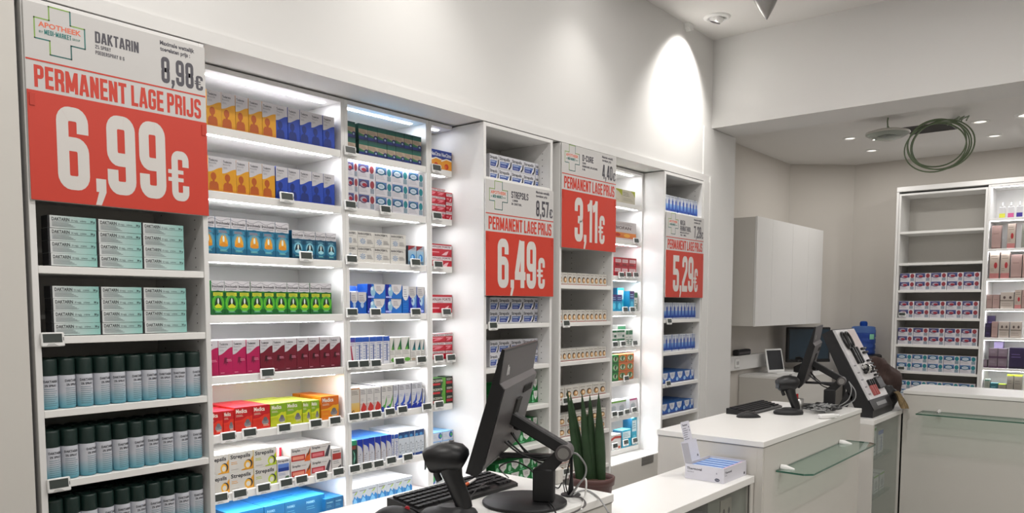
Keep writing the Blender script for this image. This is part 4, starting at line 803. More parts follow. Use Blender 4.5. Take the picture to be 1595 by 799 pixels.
stack('whitegreen', 'slim mint carton', S_, xs([975.5, 980, 986], 520, Y5), 1.382, .105, Y5, d=.05)
S_ = 'sixth shelf, '+F_
e = xs([953.5, 964, 976, 987.5], 570, Y5)
stack('greengreen', 'green round-logo box', S_, e[:2], 1.16, .056, Y5, layers=3, d=.05, jig=.003)
stack('greenorange', 'orange round-logo box', S_, e[1:], 1.16, .056, Y5, layers=3, d=.05, jig=.003)
S_ = 'seventh shelf, '+F_
stack('whiteblue', 'white box with green strip', S_, xs([950, 963, 976], 630, Y5), .932, .098, Y5, d=.07)
stack('whitepink', 'white box with pink strip', S_, [X(980.5, 630, Y5), X(992, 630, Y5)], .932, .098, Y5, d=.07)
S_ = 'lowest shelf, '+F_
stack('redswoosh', 'white box with red swoosh', S_, [X(948, 680, Y5), X(967.5, 680, Y5)], .7105, .1, Y5, d=.07)
stack('cyan_p', 'light cyan gel box', S_, [X(968.5, 680, Y5), X(983.5, 680, Y5)], .7105, .115, Y5, d=.07)
stack('cyan_p', 'tall cyan carton', S_, [X(984, 680, Y5), X(992.3, 680, Y5)], .7105, .185, Y5, d=.07)
# nasal spray bay
YN = .03
for z, nm in ((2.264, 'top shelf'), (1.554, 'shelf under sign'), (1.336, 'third shelf')):
    stack('nasal', 'slim blue spray carton', nm+', '+N_, even(4.592, X(1089.5, 510, YN), 11), z, .112, YN, d=.05, depth=1)
for z, nm in ((1.121, 'fourth shelf'), (.911, 'fifth shelf')):
    stack('shieldblue', 'blue shield-print box', nm+', '+N_, even(4.592, X(1086.5, 570, YN), 5), z, .07, YN, d=.075, depth=3)
# far unlit bay
YR = .02; FU = 'far unlit bay'
e = even(.64, 1.288, 5)
for zi, (z, k, nm) in enumerate(((1.791, 'red', 'third shelf'), (1.536, 'red', 'fourth shelf'), (1.291, 'red', 'fifth shelf'), (1.045, 'teal', 'sixth shelf'), (.80, 'teal', 'seventh shelf'))):
    dent(k, e, 0, nm+', '+FU, z, YR, L=2, fr=BACK, h=.077)
# cosmetics bay (right photo edge); x counts along the shelf from its left end
CB = 'cosmetics bay'
def BX(px, py): return -on(px, py, 0, 7.87).y
def cos(des, desc, nm, a, b, z, h, Y=.03, L=1, d=.07): stack(des, desc, nm+', '+CB, [BX(a, 480), BX(b, 480)], z, h, Y, layers=L, d=d, fr=BACK, group='cosmetics in the cosmetics bay')
cos('rose', 'dusky pink carton', 'second shelf', 1539, 1553.5, 2.14, .2)
cos('rose_t', 'cream tube box with red dot', 'second shelf', 1563, 1575.5, 2.14, .21)
cos('greybeauty', 'large grey carton', 'second shelf', 1585, 1602, 2.14, .2)
cos('rose_t', 'first cream pouch with red dot', 'third shelf', 1538, 1553, 1.885, .225, d=.05)
cos('rose_t', 'second cream pouch with red dot', 'third shelf', 1555, 1569, 1.885, .225, d=.05)
cos('rose', 'broad rose carton', 'third shelf', 1571, 1588, 1.885, .2); cos('rose', 'edge rose carton', 'third shelf', 1589, 1604, 1.885, .2)
cos('rose', 'first square rose box', 'fourth shelf', 1533, 1544.5, 1.625, .12); cos('rose', 'second square rose box', 'fourth shelf', 1545, 1556, 1.625, .12)
cos('creamdot', 'cream box with two dots', 'fourth shelf', 1557, 1578, 1.625, .14); cos('rose_t', 'tall rose box', 'fourth shelf', 1579.5, 1590, 1.625, .16); cos('rose', 'edge tall rose box', 'fourth shelf', 1590.5, 1602, 1.625, .16)
cos('purple', 'stacked dark purple jar box', 'fifth shelf', 1530.5, 1544.5, 1.372, .062, L=2); cos('purple', 'upper purple cube', 'fifth shelf, behind', 1535, 1548, 1.372, .19, Y=.11); cos('rose', 'thin rose carton', 'fifth shelf', 1545.5, 1555, 1.372, .14)
cos('creamdot', 'first cream duo box', 'fifth shelf', 1557, 1573, 1.372, .14); cos('creamdot', 'second cream duo box', 'fifth shelf', 1575, 1592, 1.372, .14)
cos('mauve', 'stacked mauve box', 'sixth shelf', 1543, 1557, 1.108, .085, L=2); cos('mauve', 'stacked grey mauve box', 'sixth shelf', 1557.5, 1572, 1.108, .085, L=2); cos('lilac', 'raised lilac carton', 'sixth shelf, behind', 1548, 1563, 1.108, .225, Y=.12)
cos('mauve', 'low grey box', 'sixth shelf', 1528.5, 1541.5, 1.108, .07); cos('purple', 'big black purple box', 'sixth shelf', 1575, 1600, 1.108, .18)
cos('palegreen', 'tall pale green carton', 'seventh shelf', 1527, 1538, .885, .15); cos('palegreen', 'shorter pale green carton', 'seventh shelf', 1538.5, 1547, .885, .12); cos('tealbox', 'teal box', 'seventh shelf', 1547.5, 1560, .885, .09); cos('limetop', 'low lime topped box', 'seventh shelf', 1560.5, 1573, .885, .085); cos('limetop', 'tall lime topped carton', 'seventh shelf', 1573.5, 1584, .885, .17); cos('limetop', 'edge lime topped carton', 'seventh shelf', 1584.5, 1598, .885, .17)
def perfume(px, col, lab):
    t = thing('perfume_bottle', lab, 'bottle', BACK.pt((BX(px, 330), .07, 2.4005)), BACK.rz, 'bottles on the top cosmetics shelf')
    mb = MB(); mb.bbox(-.025, -.014, 0, .025, .014, .1, .006, '#c9c9cc'); mb.bbox(-.022, -.0145, .004, .022, .0145, .045, .003, col); part('bottle', mb, 'print', t)
    mb = MB(); mb.lathe([(.012, .1), (.012, .112), (.006, .113), (.006, .135), (.0001, .136)], 14, col='#77777a'); part('spray_top', mb, 'steel', t)
perfume(1560, '#cfcf4a', 'clear bottle of yellow mist'); perfume(1573.5, '#c4588c', 'clear bottle of pink mist'); perfume(1587, '#3a2a86', 'clear bottle of violet mist')
# ------------------------------------------------------------------ electronic shelf labels
def label_mesh():
    mb = MB(); mb.bbox(-.032, -.008, -.021, .032, 0, .021, .0025, '#dcdcda')
    for i in range(3): mb.face([(-.018+.002*i, -.0082, -.018+.0022*i), (.012-.004*i, -.0082, -.018+.0022*i), (.012-.004*i, -.0082, -.0172+.0022*i), (-.018+.002*i, -.0082, -.0172+.0022*i)], '#555')
    mb.box(.0275, -.0084, -.004, .0295, -.008, .006, '#444')
    sc = MB(); sc.bbox(-.027, -.0088, -.009, .025, -.0081, .0165, .0003)
    return mb.mesh('price label', 'print'), sc.mesh('screen', 'lcd')
LM, LSC = label_mesh()
def esl(pts, Y, where, zs, group, fr=MAIN, tilt=-.12, dz=-.004):
    for i, (px, py) in enumerate(pts):
        p = on(px, py, 1, Y) if fr is MAIN else on(px, py, 0, Y)
        o = ob('price_label', LM, None, p, fr.rz); o.rotation_euler.x = tilt
        tag(o, 'small electronic price label'+((', '+ORD[i]+' from left') if len(pts) > 1 else '')+', on '+where, 'price label', group)
        s_ = ob('screen', LSC, o)
G = 'electronic price labels'
esl([(81, 529)], -.002, 'lower cream shelf front', 0, G); esl([(91, 755)], -.002, 'middle can shelf front', 0, G)
YT = .187
esl([(446, 308)], YT, 'second shelf, wide lit bay', 0, G); esl([(476, 400)], YT, 'third shelf, wide lit bay', 0, G); esl([(416, 582)], YT, 'fifth shelf, wide lit bay', 0, G)
esl([(355, 681), (388, 675), (442, 667.5), (491, 660.6), (521, 656)], YT, 'sixth shelf, wide lit bay', 0, G)
esl([(343, 776), (373, 769.6), (410, 760.8), (445, 752.8), (468.7, 747.7), (500, 741.7), (526, 735.8)], YT, 'seventh shelf, wide lit bay', 0, G)
esl([(544.5, 235.5)], YT, 'top shelf, middle lit bay', 0, G); esl([(545, 320.5), (599.5, 327.5)], YT, 'second shelf, middle lit bay', 0, G)
esl([(547, 405), (646.6, 410)], YT, 'third shelf, middle lit bay', 0, G); esl([(547.5, 487.5), (584, 487.5), (646.8, 487)], YT, 'fourth shelf, middle lit bay', 0, G)
esl([(549, 569), (566, 568), (584.6, 567), (621.4, 564), (655.6, 561)], YT, 'fifth shelf, middle lit bay', 0, G)
esl([(550.4, 650.5), (567.3, 648), (585, 646), (606.3, 642.3), (625.9, 639), (664, 634.5)], YT, 'sixth shelf, middle lit bay', 0, G)
esl([(551.5, 731), (570.6, 726.8), (588.6, 723.4), (608.4, 718), (634.3, 713)], YT, 'seventh shelf, middle lit bay', 0, G)
esl([(679, 263)], YT, 'top shelf, slim lit strip', 0, G); esl([(680, 337.5)], YT, 'second shelf, slim lit strip', 0, G); esl([(681.7, 413)], YT, 'third shelf, slim lit strip', 0, G); esl([(694.6, 487)], YT, 'fourth shelf, slim lit strip', 0, G)
esl([(682.6, 559), (701.5, 558)], YT, 'fifth shelf, slim lit strip', 0, G); esl([(683, 631)], YT, 'sixth shelf, slim lit strip', 0, G); esl([(683.5, 703), (704.5, 699)], YT, 'seventh shelf, slim lit strip', 0, G)
esl([(767, 508)], -.002, 'shelf below lozenge sign', 0, G); esl([(881, 504.5)], -.002, 'second shelf, vitamin bay', 0, G); esl([(880.5, 625)], -.002, 'fourth shelf, vitamin bay', 0, G); esl([(881, 735)], -.002, 'lowest visible shelf, vitamin bay', 0, G)
YT = .152
esl([(990, 376)], YT, 'second shelf, short lit bay', 0, G); esl([(967, 429), (978.4, 429), (989.4, 429)], YT, 'third shelf, short lit bay', 0, G)
esl([(973, 483), (984, 483)], YT, 'fourth shelf, short lit bay', 0, G); esl([(957, 537), (969.5, 536), (988, 535)], YT, 'fifth shelf, short lit bay', 0, G)
esl([(974.7, 590)], YT, 'sixth shelf, short lit bay', 0, G); esl([(956, 645.6), (965.5, 645), (975.5, 642), (987, 639)], YT, 'seventh shelf, short lit bay', 0, G); esl([(957, 695), (973.8, 689.4), (988, 686.5)], YT, 'lowest shelf, short lit bay', 0, G)
esl([(1041.4, 500.7)], -.002, 'shelf below nasal sign', 0, G); esl([(1040, 598)], -.002, 'fourth shelf, nasal bay', 0, G)
esl([(1405.5, 490)], 7.846, 'fourth shelf, far unlit bay', 0, G, fr=BACK); esl([(1404, 574)], 7.846, 'sixth shelf, far unlit bay', 0, G, fr=BACK)
# ------------------------------------------------------------------ price signs
def price_sign(x0, ztop, name, sub, old, new, label, Wd=.542, H=.556):
    t = thing('price_sign', label, 'price sign', (x0, -.003, ztop), 0, 'red price signs hung on the bays')
    mb = MB(); y = -.0062
    mb.bbox(0, -.006, -H, Wd, 0, 0, .001, '#c2c0be')
    RED = '#c23826'; GR = '#4a4850'
    # emblem: outlined cross
    cx, cz, a, b = .0955, -.070, .0285, .0675
    P = [(-a, b), (a, b), (a, a), (b, a), (b, -a), (a, -a), (a, -b), (-a, -b), (-a, -a), (-b, -a), (-b, a), (-a, a)]
    for i in range(12):
        q = [Vector(P[i]), Vector(P[(i+1) % 12])]; d = (q[1]-q[0]).normalized()*.0018
        for f in stroke([q[0]-d, q[1]+d], .0036): mb.face([(cx+v.x, y, cz+v.y) for v in f], ['#7ea24a', '#1f6f6a', '#7ea24a', '#1f6f6a', '#155a58', '#155a58', '#155a58', '#7ea24a', '#1f6f6a', '#7ea24a', '#7ea24a', '#7ea24a'][i])
    words(mb, 'APOTHEEK', cx, cz+.006, .014, .115, y-.0001, '#d9694a', 1, 'c')
    block(mb, 'MEDI-MARKET', cx-.042, cz-.013, .0135, .072, y-.0001, '#17706c', gap=.2)
    words(mb, 'BY', cx-.056, cz-.011, .006, .011, y-.0001, '#4a7a70'); words(mb, 'GROUP', cx+.032, cz-.011, .006, .022, y-.0001, '#4a7a70')
    block(mb, name[0], .192, -.071, .033, name[1], y, GR, gap=.14)
    k = 0
    if len(name) > 2: block(mb, name[2], .192, -.109, .033, name[3], y, GR, gap=.14); k = -.038
    for i, (tx, wd) in enumerate(sub): block(mb, tx, .192, -.088+k-.017*i, .011, wd, y, GR, gap=.2)
    words(mb, 'Maximale wettelijk', .39, -.026, .0125, .115, y, GR, 1.5); words(mb, 'toegelaten prijs :', .39, -.045, .0125, .1, y, GR, 1.5)
    block(mb, old[:-1], .392, -.143, .080, .108, y, GR, gap=.16); block(mb, '€', .505, -.143, .046, .027, y, GR)
    mb.box(.002, y-.0004, -.1625, Wd-.002, y, -.158, RED)
    block(mb, 'PERMANENT', .022, -.236, .062, .258, y, RED, gap=.13); block(mb, 'LAGE', .294, -.236, .062, .102, y, RED, gap=.13); block(mb, 'PRIJS', .408, -.236, .062, .115, y, RED, gap=.13)
    part('board', mb, 'print', t)
    mb = MB(); mb.bbox(.001, -.0085, -H+.001, Wd-.001, -.0062, -.246, .0008, '#c03624')
    yy = -.0087
    dig, xs_ = new
    for ch, (xa_, wd) in zip(dig, xs_):
        if ch == '€': block(mb, ch, xa_, -.514, .158, wd, yy, '#cdc9c5')
        else: block(mb, ch, xa_, -.514, .236, wd, yy, '#cdc9c5')
    part('price_insert', mb, 'print', t)
    for x in (.006, Wd-.02):
        mb = MB(); mb.bbox(x, -.0105, -.29, x+.014, -.0086, -.255, .0005, '#b83220'); part('clip', mb, 'print', t)
price_sign(.845, 2.502, ['DAKTARIN', .13], [('2% SPRAY', .045), ('POEDERSPRAY 8 G', .085)], '8,98€', ('6,99€', [(.074, .088), (.178, .032), (.214, .086), (.312, .084), (.408, .064)]), 'largest red price sign, on the ointment bay at far left')
price_sign(2.795, 2.248, ['STREPSILS', .135], [('+ LEMON', .05), ('36 ZUIGTABL.', .085)], '8,57€', ('6,49€', [(.086, .083), (.183, .03), (.218, .084), (.312, .078), (.402, .062)]), 'red price sign reading six forty-nine behind the near monitor')
price_sign(3.408, 2.515, ['D-CURE', .11], [('25000', .035), ('DRINKBARE OPLOSSING', .15), ('4 ML', .03)], '4,40€', ('3,11€', [(.119, .08), (.208, .028), (.243, .047), (.295, .05), (.359, .060)]), 'red price sign with low price three eleven above the plant')
price_sign(4.563, 2.256, ['NASA', .07, 'RHINATHIOL', .155], [('NEUSSPRAY', .13), ('15 ML', .09)], '7,29€', ('5,29€', [(.098, .084), (.192, .028), (.226, .076), (.313, .077), (.399, .057)]), 'red price sign nearest the room corner on nasal spray bay')

# ------------------------------------------------------------------ wall bits, ceiling bits of the shop
mb = MB(); mb.prism([(-.035, 0), (.04, 0), (.04, -.035), (.0, -.05), (-.025, -.03)], -.02, .012); mb.xf(Matrix.Translation((4.83, .0, ZC)))
tag(part('wall_bracket', mb, 'white'), 'small white bracket where wall meets ceiling by the eyeball light', 'bracket')
t = thing('track_spotlight', 'grey conical spotlight head pointing down from the ceiling', 'ceiling light', (4.40, -.70, ZC))
mb = MB(); mb.lathe([(.0001, -.245), (.006, -.24), (.04, -.185), (.068, -.13), (.072, -.10), (.06, -.07), (.03, -.06)], 28); mb.xf(Matrix.Rotation(-.12, 4, 'Y')); part('head', mb, 'steel', t)
mb = MB(); mb.tube([(0, 0, -.065), (0, 0, -.012)], .012, 12); part('stem', mb, 'blk', t)
mb = MB(); mb.lathe([(.05, -.014), (.052, 0)], 24); part('canopy', mb, 'white', t)
# ------------------------------------------------------------------ back room ceiling
for (x, y, r_, lb) in ((6.859, -.453, .05, 'back room downlight nearest the wall cabinet'), (7.516, -.449, .05, 'back room downlight nearest the water jug wall'), (6.865, -1.393, .055, 'back room downlight right of the wire coil'), (7.501, -1.396, .05, 'back room downlight over the far unlit shelving'), (6.845, -1.70, .08, 'large back room downlight cut by the photo edge')):
    recessed(x, y, lb, REST_W, zc=ZC2, r=r_, group='back room downlights')
for (x, y, lb) in ((6.9, -3.2, 'back room downlight beyond the right photo edge'), (6.9, -4.8, 'back room downlight at the far end')):
    recessed(x, y, lb, REST_W*2, zc=ZC2, r=.07, group='back room downlights')
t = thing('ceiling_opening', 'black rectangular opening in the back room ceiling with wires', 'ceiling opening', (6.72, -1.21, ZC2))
mb = MB(); mb.box(0, 0, -.004, .30, .33, -.0005); part('void_shade_sheet', mb, 'slot', t)  # flat dark sheet under the ceiling, painted as the shade inside the opening
mb = MB()
for a, b, c_, d in ((0, 0, .30, .008), (0, .322, .30, .33), (0, 0, .008, .33), (.292, 0, .30, .33)): mb.box(a, b, -.007, c_, d, -.004)
part('cut_edge', mb, 'gun', t)
mb = MB(); random.seed(3)
cc = on(1463, 223, 0, 6.2); vd = (cc-CAM); vd.z = 0; vd.normalize(); sx_ = Vector((vd.y, -vd.x, 0))
for k in range(5):
    r_ = .182+random.uniform(-.016, .012); ox, oz = random.uniform(-.03, .03), random.uniform(-.02, .012); n = 48; ph = random.uniform(0, 6)
    ring = [cc+sx_*(ox+r_*1.05*math.cos(2*math.pi*i/n))+Vector((0, 0, oz-.01+r_*.92*math.sin(2*math.pi*i/n)))+vd*(.03*math.sin(2*math.pi*i/n+ph)) for i in range(n+1)]
    mb.tube(ring, .005, 7, cap=False)
for k in range(3):
    a = cc+sx_*(.10+.03*k)+Vector((0, 0, .16)); mb.tube([a+Vector((0, 0, -.02)), a+Vector((.2, .02, .05)), Vector((6.74+.02*k, -1.19, ZC2-.012))], .0055, 6)
tag(part('wire_coil', mb, 'wire'), 'coil of grey green wire hanging from the ceiling opening', 'wire coil')
t = thing('ceiling_dome_lamp', 'clear round dome lamp hanging by its wire', 'ceiling light', (6.30, -.886, 2.915))
mb = MB(); mb.lathe([(.0001, -.04), (.06, -.037), (.11, -.022), (.148, .0), (.15, .006)], 32, cap=False); mb.lathe([(.0001, -.036), (.06, -.033), (.108, -.018), (.145, .003)], 32, cap=False); part('glass_dome', mb, 'clear', t)
mb = MB(); mb.lathe([(.15, .004), (.156, .01), (.15, .018), (.10, .032), (.0001, .036)], 32, cap=False); part('backplate', mb, 'lamd', t)
mb = MB(); mb.lathe([(.03, .0), (.07, -.012), (.0001, -.014)], 20, cap=False); part('reflector', mb, 'steel', t)
mb = MB(); mb.tube([(0, 0, .034), (-.004, 0, .07), (.003, .004, .1), (0, 0, .125)], .005, 8); mb.tube([(0, 0, .06), (.02, -.01, .05), (.03, .0, .036)], .004, 6); mb.tube([(0, 0, .06), (-.02, -.01, .055)], .004, 6); part('wire', mb, 'wire', t)
# ------------------------------------------------------------------ back room furniture
YA = .37
t = thing('wall_cabinet', 'white wall cabinet with plain doors in the back room', 'cabinet', (6.12, .02, 1.478))
mb = MB(); mb.bbox(0, .019, 0, 1.60, .348, .885, .001); part('carcass', mb, 'lamd', t)
xd = [0, .33, .80, 1.20, 1.60]
for i in range(4):
    mb = MB(); mb.bbox(xd[i]+.0012, 0, -.002, xd[i+1]-.0012, .018, .888, .0008); part('door', mb, 'lam', t)
t = thing('desk', 'white high desk with grey end panel under the wall cabinet', 'desk', (6.63, -.115, 0))
mb = MB(); mb.bbox(0, 0, 1.008, 1.08, .483, 1.03, .001); part('desktop', mb, 'top', t)
mb = MB(); mb.box(.002, .004, 0, .022, .48, 1.0075); part('end_panel', mb, 'lamd', t)
mb = MB(); mb.box(.023, .004, .06, 1.06, .022, 1.0075); part('front_panel', mb, 'lamd', t)
t = thing('cable_trunking', 'white wall trunking with sockets above the desk', 'trunking', (5.64, .31, 1.08))
mb = MB(); mb.bbox(0, 0, 0, 1.66, .059, .125, .003); part('duct', mb, 'lam', t)
for x in (.81, 1.50):
    mb = MB(); mb.bbox(x-.045, -.008, .025, x+.045, 0, .105, .003); sk = part('socket', mb, 'white', t)
    mb = MB()
    for dx in (-.018, .01): mb.box(x+dx, -.0095, .05, x+dx+.008, -.0081, .08)
    part('slots', mb, 'slot', sk)
t = thing('router_box', 'flat black router lying on the white trunking', 'router', (6.62, .313, 1.2055))
mb = MB(); mb.bbox(-.14, 0, 0, .14, .05, .052, .008); part('case', mb, 'blk2', t); mb = MB(); mb.bbox(-.12, -.002, .012, .12, 0, .03, .0005); part('front_strip', mb, 'gun', t)
# small tilted tablet and back room monitor
bp = on(1215, 570, 2, 1.03)
t = thing('tablet_stand', 'white framed tablet propped on the back desk', 'tablet', (7.02, .17, 1.0305), math.radians(-20))
def leaned(mb, a=-.22): return mb.xf(Matrix.Rotation(a, 4, 'X'))
mb = MB(); mb.bbox(-.11, 0, .008, .11, .012, .225, .004); part('frame', leaned(mb), 'white', t)
mb = MB(); mb.bbox(-.095, -.001, .03, .095, 0, .21, .0003); part('screen', leaned(mb), 'blk', t)
mb = MB(); mb.bbox(-.10, -.09, 0, .14, .03, .008, .003); part('base', mb, 'white', t)
t = thing('desk_monitor', 'black desktop monitor with blue screen on the back desk', 'monitor', (7.53, .06, 1.0305), math.radians(-38))
mb = MB(); mb.bbox(-.23, 0, .075, .23, .035, .41, .006); mb.bbox(-.23, -.003, .075, .23, 0, .1, .002); part('bezel', mb, 'blk', t)
mb = MB(); mb.bbox(-.21, -.002, .105, .21, .0, .39, .0005); part('screen', mb, 'scr', t)
mb = MB(); mb.box(-.04, .01, .01, .04, .03, .09); mb.lathe([(.11, 0), (.11, .01), (.1, .014)], 28, c=(0, .02, 0)); part('foot', mb, 'blk', t)
t = thing('desk_phone', 'black desk phone with raised handset beside the back monitor', 'phone', (7.21, .02, 1.0305), math.radians(-30))
mb = MB(); mb.prism([(-.05, 0), (.05, 0), (.05, .05), (-.05, .09)], -.04, .04, ax=0); mb.xf(Matrix.Translation((0, 0, 0))); part('body', mb, 'blk2', t)
mb = MB(); mb.tube([(-.0, -.05, .10), (-.0, -.02, .12), (-.0, .02, .13), (-.0, .05, .12)], .018, 10, rr=[.024, .016, .016, .024]); part('handset', mb, 'blk', t)
# water dispenser and jug
JX, JY = 7.96, -.31
t = thing('water_dispenser', 'black framed water dispenser stand under the blue jug', 'water dispenser', (JX, JY, 0))
mb = MB(); mb.bbox(-.15, -.135, 0, .17, .135, 1.175, .012); part('cabinet', mb, 'blk2', t)
mb = MB(); mb.bbox(-.155, -.09, .05, -.1495, .10, 1.12, .002); part('front_panel', mb, 'lam', t)
t = thing('water_jug', 'blue translucent water jug on the black dispenser stand', 'water jug', (JX, JY, 1.176))
prof = [(.085, 0), (.108, .008), (.112, .03), (.105, .045), (.112, .06), (.112, .09), (.105, .10), (.112, .115), (.112, .15), (.105, .16), (.112, .175), (.112, .235), (.105, .25), (.108, .262), (.09, .272), (.035, .276), (.03, .285), (.03, .315), (.022, .322), (.0001, .323)]
mb = MB(); mb.lathe(prof, 36); part('bottle', mb, 'jug', t)
mb = MB(); mb.lathe([(r_*.93, z_+.004) for r_, z_ in prof if z_ < .2]+[(.10, .205), (.0001, .205)], 36, cap=True); part('water', mb, 'water', t)
mb = MB(); mb.lathe([(.034, .275), (.036, .30), (.03, .318), (.0001, .319)], 20, cap=False); part('cap', mb, 'water', t)
mb = MB(); mb.lathe([(.1135, .15), (.1135, .2)], 40, cap=False); mb.f = mb.f[25:28]; mb.c = [[lin('#7fc0a0')]*4]*3; mb.sm = mb.sm[25:28]; part('sticker', mb, 'print', t)
# ------------------------------------------------------------------ all-in-one monitors with folding stand
def aio(label, loc, rz, cables=True):
    t = thing('desktop_monitor', label, 'monitor', loc, rz, 'all-in-one monitors seen from behind')
    mb = MB(); mb.lathe([(.118, 0), (.122, .002), (.122, .007), (.118, .010), (.0001, .0105)], 48); part('base', mb, 'blk2', t)
    mb = MB(); mb.bbox(-.022, -.086, .010, .022, -.026, .105, .004); mb.prism([(-.086, .10), (-.026, .10), (-.05, .118), (-.105, .172), (-.125, .165), (-.122, .14)], -.018, .018, ax=0); part('post', mb, 'blk2', t)
    mb = MB(); mb.tube([(-.034, -.115, .155), (.034, -.115, .155)], .023, 24); hg = part('hinge', mb, 'gun', t)
    mb = MB(); mb.tube([(-.0355, -.115, .155), (-.034, -.115, .155)], .016, 20); part('hinge_cap', mb, 'steel', hg)
    def bar(p, q, w_, h_):
        p, q = Vector(p), Vector(q); d = (q-p); L = d.length; mb = MB(); mb.bbox(-w_/2, 0, -h_/2, w_/2, L, h_/2, .004)
        mb.xf(Matrix.Translation(p) @ Matrix.Rotation(math.atan2(d.z, d.y), 4, 'X')); return mb
    part('upper_arm', bar((0, -.118, .160), (0, .062, .262), .044, .034), 'blk2', t)
    part('lower_arm', bar((0, -.11, .140), (0, .075, .138), .03, .012), 'blk2', t)
    # panel: local s along height (0 bottom), thickness to the back
    TILT = Matrix.Translation((0, .109, .137)) @ Matrix.Rotation(.289, 4, 'X')
    H, W = .335, .511
    pr = [(0, 0), (0, H), (-.008, H), (-.019, H*.745), (-.034, H*.71), (-.04, .02), (-.03, 0)]
    mb = MB(); mb.prism(pr, -W/2, W/2, ax=0); mb.xf(TILT); part('case', mb, 'blk', t)
    mb = MB(); q = [(-.0085, H-.004), (-.0197, H*.745), (-.0352, H*.71), (-.041, .03)]
    mb.grid([[(-W/2+.008, a, b), (W/2-.008, a, b)] for a, b in q], smooth=False); mb.xf(TILT); bk = part('back_cover', mb, 'gun', t)
    mb = MB(); mb.box(-.02, -.0425, .115, .05, -.0378, .185); mb.xf(TILT); part('mount_recess', mb, 'slot', bk)
    mb = MB()
    for i in range(9): mb.box(.06+.015*i, -.0400, .195, .068+.015*i, -.0375, .215)
    mb.xf(TILT); part('vents', mb, 'slot', bk)
    mb = MB(); ap = -.0225
    mb.face([(-W/2+.05, ap, H*.80), (-W/2+.058, ap, H*.80), (-W/2+.062, ap+.004, H*.88), (-W/2+.054, ap+.004, H*.88)]); mb.face([(-W/2+.07, ap, H*.80), (-W/2+.078, ap, H*.80), (-W/2+.082, ap+.004, H*.86), (-W/2+.074, ap+.004, H*.86)])
    mb.xf(TILT); part('emblem', mb, 'white', bk)
    mb = MB(); mb.bbox(-W/2+.008, .0, .012, W/2-.008, .0015, H-.008, .0005); mb.xf(TILT); part('screen', mb, 'scr', t)
    mb = MB(); mb.bbox(.045, -.062, .085, .10, -.042, .12, .003); mb.xf(TILT); part('plug', mb, 'blk', t)
    mb = MB()
    def hang(a, b, sag, n=14): a, b = Vector(a), Vector(b); return [a.lerp(b, i/n)+Vector((0, 0, -sag*4*(i/n)*(1-i/n))) for i in range(n+1)]
    for a, b, sg in (((.05, .06, .21), (.01, -.11, .15), .05), ((-.03, .07, .2), (-.01, -.12, .16), .045), ((.09, .06, .2), (.02, -.12, .15), .065), ((0, .05, .18), (.0, -.11, .14), .03)): mb.tube(hang(a, b, sg), .0028, 7)
    part('cables', mb, 'blk', t)
    return t
aio('large black all-in-one monitor turned away on the near counter', (1.713, -1.124, ZT), .498)
aio('black all-in-one monitor on the middle counter beside the tester stand', (4.405, -1.065, ZT), .245)
# barcode scanners in stands
def scanner(label, px, py, rz):
    p = on(px, py, 2, ZT); t = thing('barcode_scanner', label, 'barcode scanner', p, rz, 'barcode scanners standing in cradles')
    mb = MB(); rows = []
    for z, k in ((0, .96), (.004, 1), (.014, 1), (.022, .9), (.028, .62), (.034, .5)):
        rows.append([(.078*k*math.cos(a)*(1 if math.cos(a) < 0 else .98)+.02*(1-k), .052*k*math.sin(a), z) for a in [2*math.pi*i/32 for i in range(32)]])
    mb.grid(rows, closeu=True); mb.face(rows[0][::-1]); mb.face(rows[-1]); part('cradle', mb, 'blk2', t)
    mb = MB(); mb.tube([(.040, 0, .026), (.036, 0, .045), (.024, 0, .075), (.012, 0, .105), (.005, 0, .13), (.006, 0, .155)], .02, 20, rr=[(.024, .02), (.025, .021), (.025, .022), (.026, .023), (.032, .026), (.036, .028)]); part('handle', mb, 'blk', t)
    mb = MB(); mb.tube([(.047, 0, .158), (.043, 0, .160), (.030, 0, .164), (.008, 0, .166), (-.022, 0, .163), (-.050, 0, .155), (-.060, 0, .151)], .03, 24, rr=[(.016, .016), (.027, .025), (.038, .032), (.042, .036), (.041, .038), (.036, .036), (.030, .031)]); hd = part('head', mb, 'blk', t)
    mb = MB(); mb.bbox(-.0635, -.025, .134, -.0605, .025, .172, .001); part('window', mb, 'scr', hd)
    mb = MB(); mb.tube([(-.028, 0, .135), (-.034, 0, .118), (-.026, 0, .10)], .009, 10); part('trigger', mb, 'blk2', t)
    mb = MB(); mb.bbox(.0, -.004, .2065, .013, .004, .2095, .001); part('indicator', mb, 'gun', hd)
    return t
scanner('large black barcode scanner in cradle at the near counter edge', 700, 806, math.radians(-50))
scanner('black barcode scanner in cradle on the middle counter', 1228, 645, math.radians(-50))
def mouse(label, px, py, rz, red=False):
    t = thing('computer_mouse', label, 'computer mouse', on(px, py, 2, ZT), rz, 'black computer mice')
    mb = MB(); n = 20; rows = []
    for i in range(11):
        u = i/10; x = -.06+.12*u; hw = .031*math.sin(math.pi*min(1, max(.0, u*.92+.04)))**.45; hh = .036*math.sin(math.pi*(u*.9+.06))**.7*(1-.25*u)
        rows.append([(x, -hw*math.cos(math.pi*j/n), hh*math.sin(math.pi*j/n)**.75) for j in range(n+1)])
    mb.grid(rows); mb.face(rows[0]); mb.face(rows[-1][::-1]); part('shell', mb, 'blk2', t)
    mb = MB(); mb.tube([(.028, -.003, .0245), (.028, .003, .0245)], .007, 12); part('wheel', mb, 'red' if red else 'gun', t)
    return t
mouse('black mouse with a red mark by the near scanner', 618, 806, math.radians(-50), True)
mouse('black mouse lying left of the farther scanner', 1166, 650, math.radians(-45))
